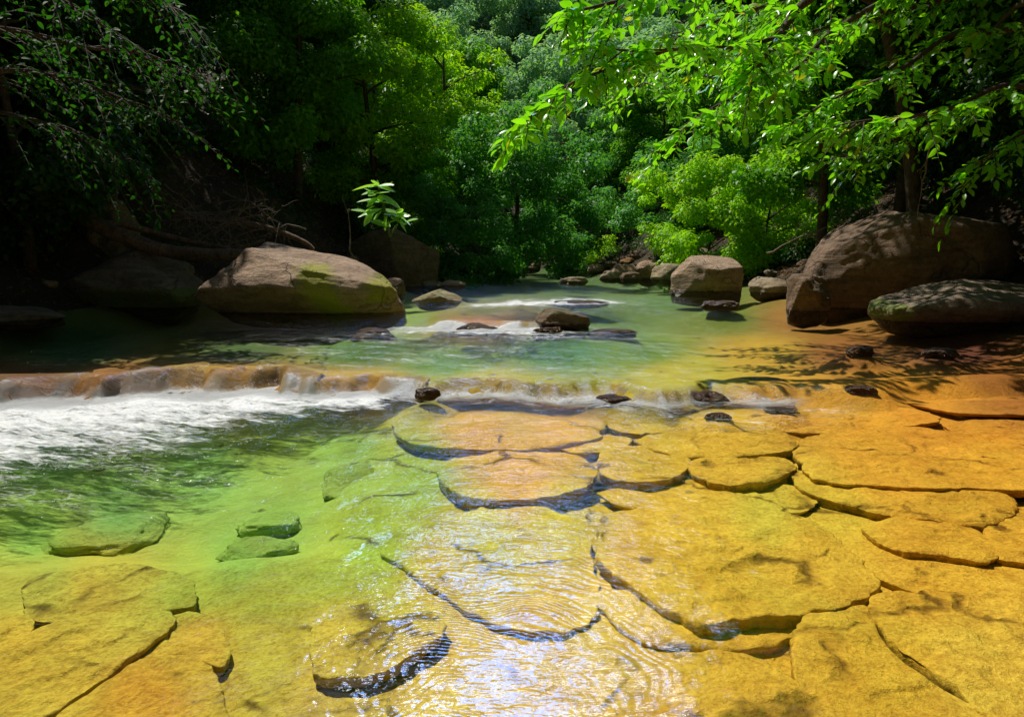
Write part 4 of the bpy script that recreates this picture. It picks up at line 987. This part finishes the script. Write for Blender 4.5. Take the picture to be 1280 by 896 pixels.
def dead_branch(p0, p1, seed, label, r0=0.025, n=9, group=None, ln=0.9):
    rg = np.random.default_rng(seed); mb = MB()
    p0 = np.array(p0); p1 = np.array(p1); t = np.linspace(0, 1, 10)[:, None]
    base = p0 + (p1 - p0) * t + np.cumsum(rg.normal(size=(10, 3)) * 0.04, 0)
    mb.tube(base - p0, r0 * (1 - 0.8 * t[:, 0]), 5)
    D = (p1 - p0) / np.linalg.norm(p1 - p0)
    for i in range(n):
        k = rg.integers(2, 10); q = base[k] - p0
        dv = D * 0.5 + rg.normal(size=3) * 0.55; dv /= np.linalg.norm(dv)
        L_ = ln * rg.uniform(0.4, 1)
        tt = np.linspace(0, 1, 6)[:, None]
        w = q + dv * L_ * tt + np.array([0, 0, -0.2]) * L_ * tt ** 2 + rg.normal(size=(6, 3)) * 0.02 * tt
        mb.tube(w, r0 * 0.45 * (1 - 0.7 * tt[:, 0]), 4)
        for j in range(2):
            q2 = w[rg.integers(2, 6)]; d2 = dv + rg.normal(size=3) * 0.7; d2 /= np.linalg.norm(d2)
            mb.tube(np.array([q2, q2 + d2 * L_ * 0.25, q2 + d2 * L_ * 0.45 + [0, 0, -0.04]]), [r0 * 0.25, r0 * 0.2, r0 * 0.12], 3)
    o = mb.build('dead_branch', M['bark_grey'], loc=p0)
    return tag(o, label, 'branch', group)
DB = [((205, 232, 15), (300, 300, 14), 'bare dead branch highest in the tangle on the left bank'),
      ((330, 255, 15.5), (215, 270, 14.6), 'bare dead branch reaching left across the tangle'),
      ((250, 300, 14.3), (330, 262, 14.6), 'bare dead branch rising from the log'),
      ((195, 250, 14.6), (270, 292, 14.2), 'bare dead branch at the left side of the tangle'),
      ((385, 290, 15.2), (265, 285, 14.6), 'bare dead branch lying low behind the largest left boulder'),
      ((280, 240, 15.6), (350, 292, 14.9), 'bare dead branch at the right side of the tangle')]
for i, (a, b, lb) in enumerate(DB):
    dead_branch(at_dist(*a), at_dist(*b), 50 + i, lb, 0.022, 13, 'dead branches tangled on the left bank')
dead_branch(at_dist(445, 325, 16.2), at_dist(424, 252, 16.0), 60, 'thin dry reddish stalk standing left of the leafy plant', 0.02, 1, ln=0.3)
for i in range(4):
    dead_branch(at_dist(742, 262, 42), at_dist(728 + 12 * i, 292, 41.6), 70 + i, 'pale leafless hanging twig at the far bend', 0.03, 6, 'pale twigs at the far bend', ln=1.2) if i in (0, 3) else None
dead_branch(at_dist(1165, 180, 11.5), at_dist(1172, 262, 11.7), 77, 'dangling bare vine above the huge right boulder', 0.02, 3, ln=0.4)
dead_branch(at_dist(960, 316, 17.5), at_dist(1065, 292, 16.6), 78, 'bare branch lying on the right bank behind the shore stones', 0.03, 6, ln=0.7)

# ------------------------------------------------------------------ broad leaf for near foliage
def leaf_mesh_arrays(base, T, Nn, L_, W_, curl=0.25, fold=0.18, rows=5):
    """pointed oval leaf with midrib fold; arrays of leaves"""
    n = len(base); T = T / np.linalg.norm(T, axis=1)[:, None]
    Nn = Nn - T * (Nn * T).sum(1)[:, None]; Nn /= np.linalg.norm(Nn, axis=1)[:, None] + 1e-9
    B = np.cross(Nn, T)
    s = np.linspace(0, 1, rows + 1); wd = np.sin(np.pi * s ** 0.85) ** 0.8; wd[0] = 0.06; wd[-1] = 0.02
    V = []
    for k in range(rows + 1):
        c = base + T * (L_ * s[k])[:, None] - Nn * (L_ * curl * s[k] ** 2)[:, None]
        w = (W_ * 0.5 * wd[k])[:, None]
        V += [c - B * w + Nn * w * fold * 2, c, c + B * w + Nn * w * fold * 2]
    V = np.stack(V, 1).reshape(-1, 3)
    q = []
    for k in range(rows):
        a = 3 * k; q += [[a, a + 1, a + 4, a + 3], [a + 1, a + 2, a + 5, a + 4]]
    q = np.array(q); Qa = (q[None] + (np.arange(n) * 3 * (rows + 1))[:, None, None]).reshape(-1, 4)
    return V, Qa

# leafy plant on the boulder
pb = at_dist(487, 291, 17.1); e = empty('leafy_plant', tuple(pb)); mb = MB()
rg = np.random.default_rng(9)
tops = [at_dist(472, 231, 17.2) - pb, at_dist(478, 258, 17.1) - pb, at_dist(503, 268, 17.0) - pb]
st = [catmull(np.array([[0, 0, -0.1], t * 0.5 + [0.03, 0, 0], t]), 5) for t in tops]
for s_, r_ in zip(st, (0.022, 0.018, 0.016)): mb.tube(s_, np.linspace(r_ * 1.4, r_ * 0.6, len(s_)), 6)
mb.build('stem', M['stem'], e)
leafspec = [(472, 228, 432, 236, .11), (472, 230, 500, 238, .11), (474, 226, 470, 222, .07), (472, 236, 447, 241, .09), (474, 240, 508, 262, .12), (472, 244, 455, 258, .10), (478, 258, 440, 270, .10),
            (478, 260, 462, 280, .12), (480, 258, 514, 275, .13), (490, 262, 520, 282, .11), (484, 266, 480, 290, .11), (476, 250, 496, 252, .10), (470, 246, 440, 250, .08), (494, 268, 512, 292, .10), (466, 262, 452, 284, .09), (484, 228, 492, 224, .07)]
for k_ in range(44):
    a0, b0 = [(473, 230), (476, 250), (498, 266), (458, 262), (482, 278), (505, 276), (468, 240)][k_ % 7]; an = k_ * 2.4
    leafspec.append((a0, b0, a0 + 24 * math.cos(an), b0 + 7 * math.sin(an) - 4, 0.07 + 0.03 * rg.random()))
bs, tt, nn_, ll, ww = [], [], [], [], []
for a, b, c_, d_, w_ in leafspec:
    dd_ = 17.1 + rg.uniform(-0.25, 0.25)
    p = at_dist(a, b + 3, dd_); q = at_dist(c_, d_ + 3, dd_ - rg.uniform(0.0, 0.35))
    bs.append(p - pb); tt.append(q - p); ll.append(np.linalg.norm(q - p) * 0.82); ww.append(w_ * 1.75); nn_.append(np.array([0, -0.35, 1]) + rg.normal(size=3) * 0.25)
for i in range(len(bs)):
    V_, Q_ = leaf_mesh_arrays(np.array(bs[i:i+1]), np.array(tt[i:i+1]), np.array(nn_[i:i+1]), np.array(ll[i:i+1]), np.array(ww[i:i+1]), 0.04, 0.12, 7)
    make_mesh('leaf', V_, Q_, M['leaf_plant'], e)
tag(e, 'small broad-leaved plant growing from the top of a dark boulder', 'plant')

# ------------------------------------------------------------------ overhanging tree at the right
def leafy_limb(mbw, LV, pts, r0, r1, rg, twigs, tl=(0.3, 0.85), leaf=(0.10, 0.20), start=0.1, per=9):
    p = catmull(pts, 7); n = len(p); rad = np.linspace(r0, r1, n); mbw.tube(p, rad, 7, rough=0.15)
    Tn = np.gradient(p, axis=0); Tn /= np.linalg.norm(Tn, axis=1)[:, None]
    for i in range(twigs):
        f = start + (1 - start) * (i + rg.random()) / twigs; k = min(n - 1, int(f * (n - 1)))
        side = np.cross(Tn[k], [0, 0, 1]); side /= np.linalg.norm(side) + 1e-9
        a = rg.choice([-1, 1]) * rg.uniform(0.4, 1.2)
        d = Tn[k] * rg.uniform(0.2, 0.9) + side * a + np.array([0, 0, rg.uniform(-0.45, 0.35)])
        d /= np.linalg.norm(d); L_ = rg.uniform(*tl)
        s = np.linspace(0, 1, 6)[:, None]
        w = p[k] + d * L_ * s + np.array([0, 0, -0.35]) * L_ * s ** 2
        mbw.tube(w, np.linspace(0.011, 0.004, 6), 4)
        add_leaves(LV, w, rg, per, leaf)
    add_leaves(LV, p[-6:], rg, per, leaf)
def add_leaves(LV, w, rg, per, leaf):
    dirn = w[-1] - w[0]; dirn = dirn / (np.linalg.norm(dirn) + 1e-9)
    m = per + rg.integers(0, 4)
    for j in range(m):
        f = 0.2 + 0.8 * (j + 1) / m; kk = f * (len(w) - 1); k0 = int(min(kk, len(w) - 2)); b = w[k0] + (w[k0 + 1] - w[k0]) * (kk - k0)
        sd = np.cross(dirn, [0, 0, 1]); sd /= np.linalg.norm(sd) + 1e-9
        t = dirn * (0.55 + 0.6 * (j == m - 1)) + sd * (1 if j % 2 else -1) * rg.uniform(0.4, 1.0) * (j < m - 1) + np.array([0, 0, rg.uniform(-0.45, 0.3)]) + rg.normal(size=3) * 0.25
        LV.append((b, t, np.array([0, 0, 1.0]) + rg.normal(size=3) * 0.45, rg.uniform(*leaf)))

TX = (10.6, 10.6); LS = 2.15
root = empty('overhanging_tree', (TX[0], TX[1], float(ground(*TX))))
ro = np.array(root.location)
rg = np.random.default_rng(77)
mb = MB(); s = np.linspace(0, 1, 10)[:, None]
trunk = np.array([TX[0], TX[1], ro[2] - 0.3]) + np.array([-1.6, -0.8, 9.0]) * s + np.stack([0.15 * np.sin(s[:, 0] * 5), 0.1 * np.cos(s[:, 0] * 4), 0 * s[:, 0]], 1)
mb.tube(trunk - ro, np.linspace(0.32, 0.14, 10), 12, rough=0.15); mb.build('trunk', M['bark'], root)
J = lambda k: tuple(trunk[k])
LEAFM = 'leaf_near'
def limb(junc, spec, r0, r1, twigs, name='branch', **kw):
    pts = ([trunk[junc]] if junc is not None else []) + [at_dist(q[0], q[1], q[2] * LS) for q in spec]
    mbw = MB(); LVs = []
    leafy_limb(mbw, LVs, np.array(pts), r0 * LS, r1 * LS, rg, twigs, **kw)
    br = mbw.build(name, M['bark'], root, ) ; br.data.transform(Matrix.Translation(-Vector(ro)))
    b = np.array([q[0] for q in LVs]); t = np.array([q[1] for q in LVs]); nn = np.array([q[2] for q in LVs]); l = np.array([q[3] for q in LVs])
    V_, Q_ = leaf_mesh_arrays(b, t, nn, l, l * rg.uniform(0.40, 0.54, len(l)), 0.18, 0.14, 4)
    make_mesh('foliage', V_ - ro, Q_, M[LEAFM], br)
limb(6, [(1230, -150, 4.7), (1110, -60, 4.4), (1008, 2, 4.2), (975, 45, 4.1), (950, 80, 4.0), (936, 118, 4.0)], 0.045, 0.008, 45, start=0.3)
limb(None, [(975, 45, 4.1), (930, 58, 3.95), (850, 62, 3.8), (795, 64, 3.7), (745, 60, 3.6)], 0.014, 0.004, 36)
limb(None, [(835, 62, 3.8), (770, 84, 3.65), (715, 104, 3.55), (685, 128, 3.5), (650, 155, 3.45)], 0.010, 0.003, 33, tl=(0.2, 0.6))
limb(6, [(1300, -190, 4.6), (1130, -110, 4.3), (960, -50, 4.0), (850, -15, 3.8), (760, 5, 3.7), (700, 20, 3.6)], 0.035, 0.004, 49, start=0.4)
limb(5, [(1290, -70, 4.9), (1150, -20, 4.8), (1040, 40, 4.7), (990, 90, 4.6), (900, 130, 4.5), (850, 165, 4.4)], 0.03, 0.004, 59, start=0.3)
limb(5, [(1300, 20, 5.0), (1200, 40, 5.0), (1120, 90, 4.9), (1050, 120, 4.8), (980, 160, 4.7)], 0.03, 0.004, 54, start=0.25)
limb(4, [(1330, 90, 4.6), (1250, 108, 4.4), (1180, 138, 4.3), (1090, 150, 4.2), (1040, 158, 4.2)], 0.022, 0.004, 40, start=0.3)
limb(4, [(1380, 120, 4.9), (1310, 150, 4.8), (1250, 185, 4.8), (1215, 225, 4.8)], 0.02, 0.004, 21, start=0.3)
limb(6, [(1290, -60, 5.6), (1180, 0, 5.8), (1080, 20, 5.8), (960, 60, 5.6), (890, 100, 5.4)], 0.03, 0.004, 63, start=0.25, tl=(0.45, 1.2))
limb(5, [(1320, 60, 5.8), (1220, 120, 5.9), (1130, 170, 5.9), (1050, 200, 5.8)], 0.03, 0.004, 49, start=0.25, tl=(0.45, 1.1))
limb(7, [(1250, -120, 5.6), (1100, -50, 5.8), (950, 10, 5.6), (850, 45, 5.4), (800, 110, 5.2)], 0.03, 0.004, 63, start=0.3, tl=(0.45, 1.2))
tag(root, 'tree leaning in from the right with long leafy branches over the water', 'tree')

# dark tree leaning in from the left
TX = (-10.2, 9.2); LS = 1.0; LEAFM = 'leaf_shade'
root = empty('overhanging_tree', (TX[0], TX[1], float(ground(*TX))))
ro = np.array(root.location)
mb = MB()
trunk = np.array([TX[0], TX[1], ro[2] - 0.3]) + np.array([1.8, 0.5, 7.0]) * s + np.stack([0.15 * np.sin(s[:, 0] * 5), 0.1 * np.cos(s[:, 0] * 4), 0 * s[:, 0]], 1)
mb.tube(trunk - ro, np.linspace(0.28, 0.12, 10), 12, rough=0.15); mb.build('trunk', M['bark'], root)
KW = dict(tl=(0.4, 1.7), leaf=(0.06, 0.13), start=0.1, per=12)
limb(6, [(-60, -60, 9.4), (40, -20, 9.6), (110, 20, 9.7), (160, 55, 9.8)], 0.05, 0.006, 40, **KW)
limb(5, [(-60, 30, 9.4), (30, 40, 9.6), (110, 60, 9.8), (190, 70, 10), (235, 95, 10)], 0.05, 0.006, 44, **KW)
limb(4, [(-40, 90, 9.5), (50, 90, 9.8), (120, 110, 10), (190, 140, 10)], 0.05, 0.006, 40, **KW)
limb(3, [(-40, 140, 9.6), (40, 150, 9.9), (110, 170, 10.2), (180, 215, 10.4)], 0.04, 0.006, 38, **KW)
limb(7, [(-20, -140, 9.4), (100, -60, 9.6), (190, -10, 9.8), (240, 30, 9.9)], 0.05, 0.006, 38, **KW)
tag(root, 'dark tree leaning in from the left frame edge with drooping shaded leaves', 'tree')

# ------------------------------------------------------------------ light
SUN_EL, SUN_AZ = 61.0, -44.0
sun = bpy.data.lights.new('sun', 'SUN'); so = bpy.data.objects.new('sun', sun); C.objects.link(so)
sun.energy = 5.0; sun.angle = R(0.53); sun.color = (1.0, 0.95, 0.86)
dv = Vector((math.sin(R(SUN_AZ)) * math.cos(R(SUN_EL)), math.cos(R(SUN_AZ)) * math.cos(R(SUN_EL)), math.sin(R(SUN_EL))))
so.rotation_euler = dv.to_track_quat('Z', 'Y').to_euler(); so.location = dv * 50

w = bpy.data.worlds.new("World"); S.world = w; w.use_nodes = True
nd, lk = w.node_tree.nodes, w.node_tree.links; nd.clear()
sky = nd.new('ShaderNodeTexSky'); sky.sky_type = 'NISHITA'; sky.sun_disc = False; sky.sun_elevation = R(SUN_EL); sky.sun_rotation = R(SUN_AZ)
tc = nd.new('ShaderNodeTexCoord')
n1 = noise(nd, lk, 6.5, 5, 0.5, tc.outputs['Generated'], 0.2)
# a bank of sunlit cloud low over the valley mouth
vd = nd.new('ShaderNodeVectorMath'); vd.operation = 'DOT_PRODUCT'; lk.new(tc.outputs['Generated'], vd.inputs[0])
ce, ca = R(31), R(3); vd.inputs[1].default_value = (math.sin(ca) * math.cos(ce), math.cos(ca) * math.cos(ce), math.sin(ce))
near = ramp(nd, lk, vd.outputs['Value'], [(0.974, 0.0), (0.99, 1.0)])
cl = ramp(nd, lk, math_(nd, lk, 'ADD', n1, math_(nd, lk, 'MULTIPLY', near, 0.01)), [(0.51, 0.0), (0.56, 1.0)])
ccol = mixc(nd, lk, near, (1.8, 2.0, 2.3), (125.0, 124.0, 121.0))
blue = mixc(nd, lk, near, sky.outputs[0], (14.0, 42.0, 125.0))
col = mixc(nd, lk, cl, blue, ccol)
bg = nd.new('ShaderNodeBackground'); lk.new(col, bg.inputs[0]); bg.inputs[1].default_value = 0.05
ow = nd.new('ShaderNodeOutputWorld'); lk.new(bg.outputs[0], ow.inputs[0])

S.view_settings.view_transform = 'Standard'; S.view_settings.look = 'None'; S.view_settings.exposure = 0; S.view_settings.gamma = 1
S.render.engine = 'CYCLES'
cy = S.cycles
cy.use_denoising = True
try: cy.denoiser = 'OPENIMAGEDENOISE'
except Exception: pass
cy.max_bounces = 6; cy.diffuse_bounces = 2; cy.glossy_bounces = 3; cy.transmission_bounces = 3; cy.transparent_max_bounces = 8
cy.sample_clamp_indirect = 4.0; cy.sample_clamp_direct = 12.0
cy.caustics_reflective = False; cy.caustics_refractive = False
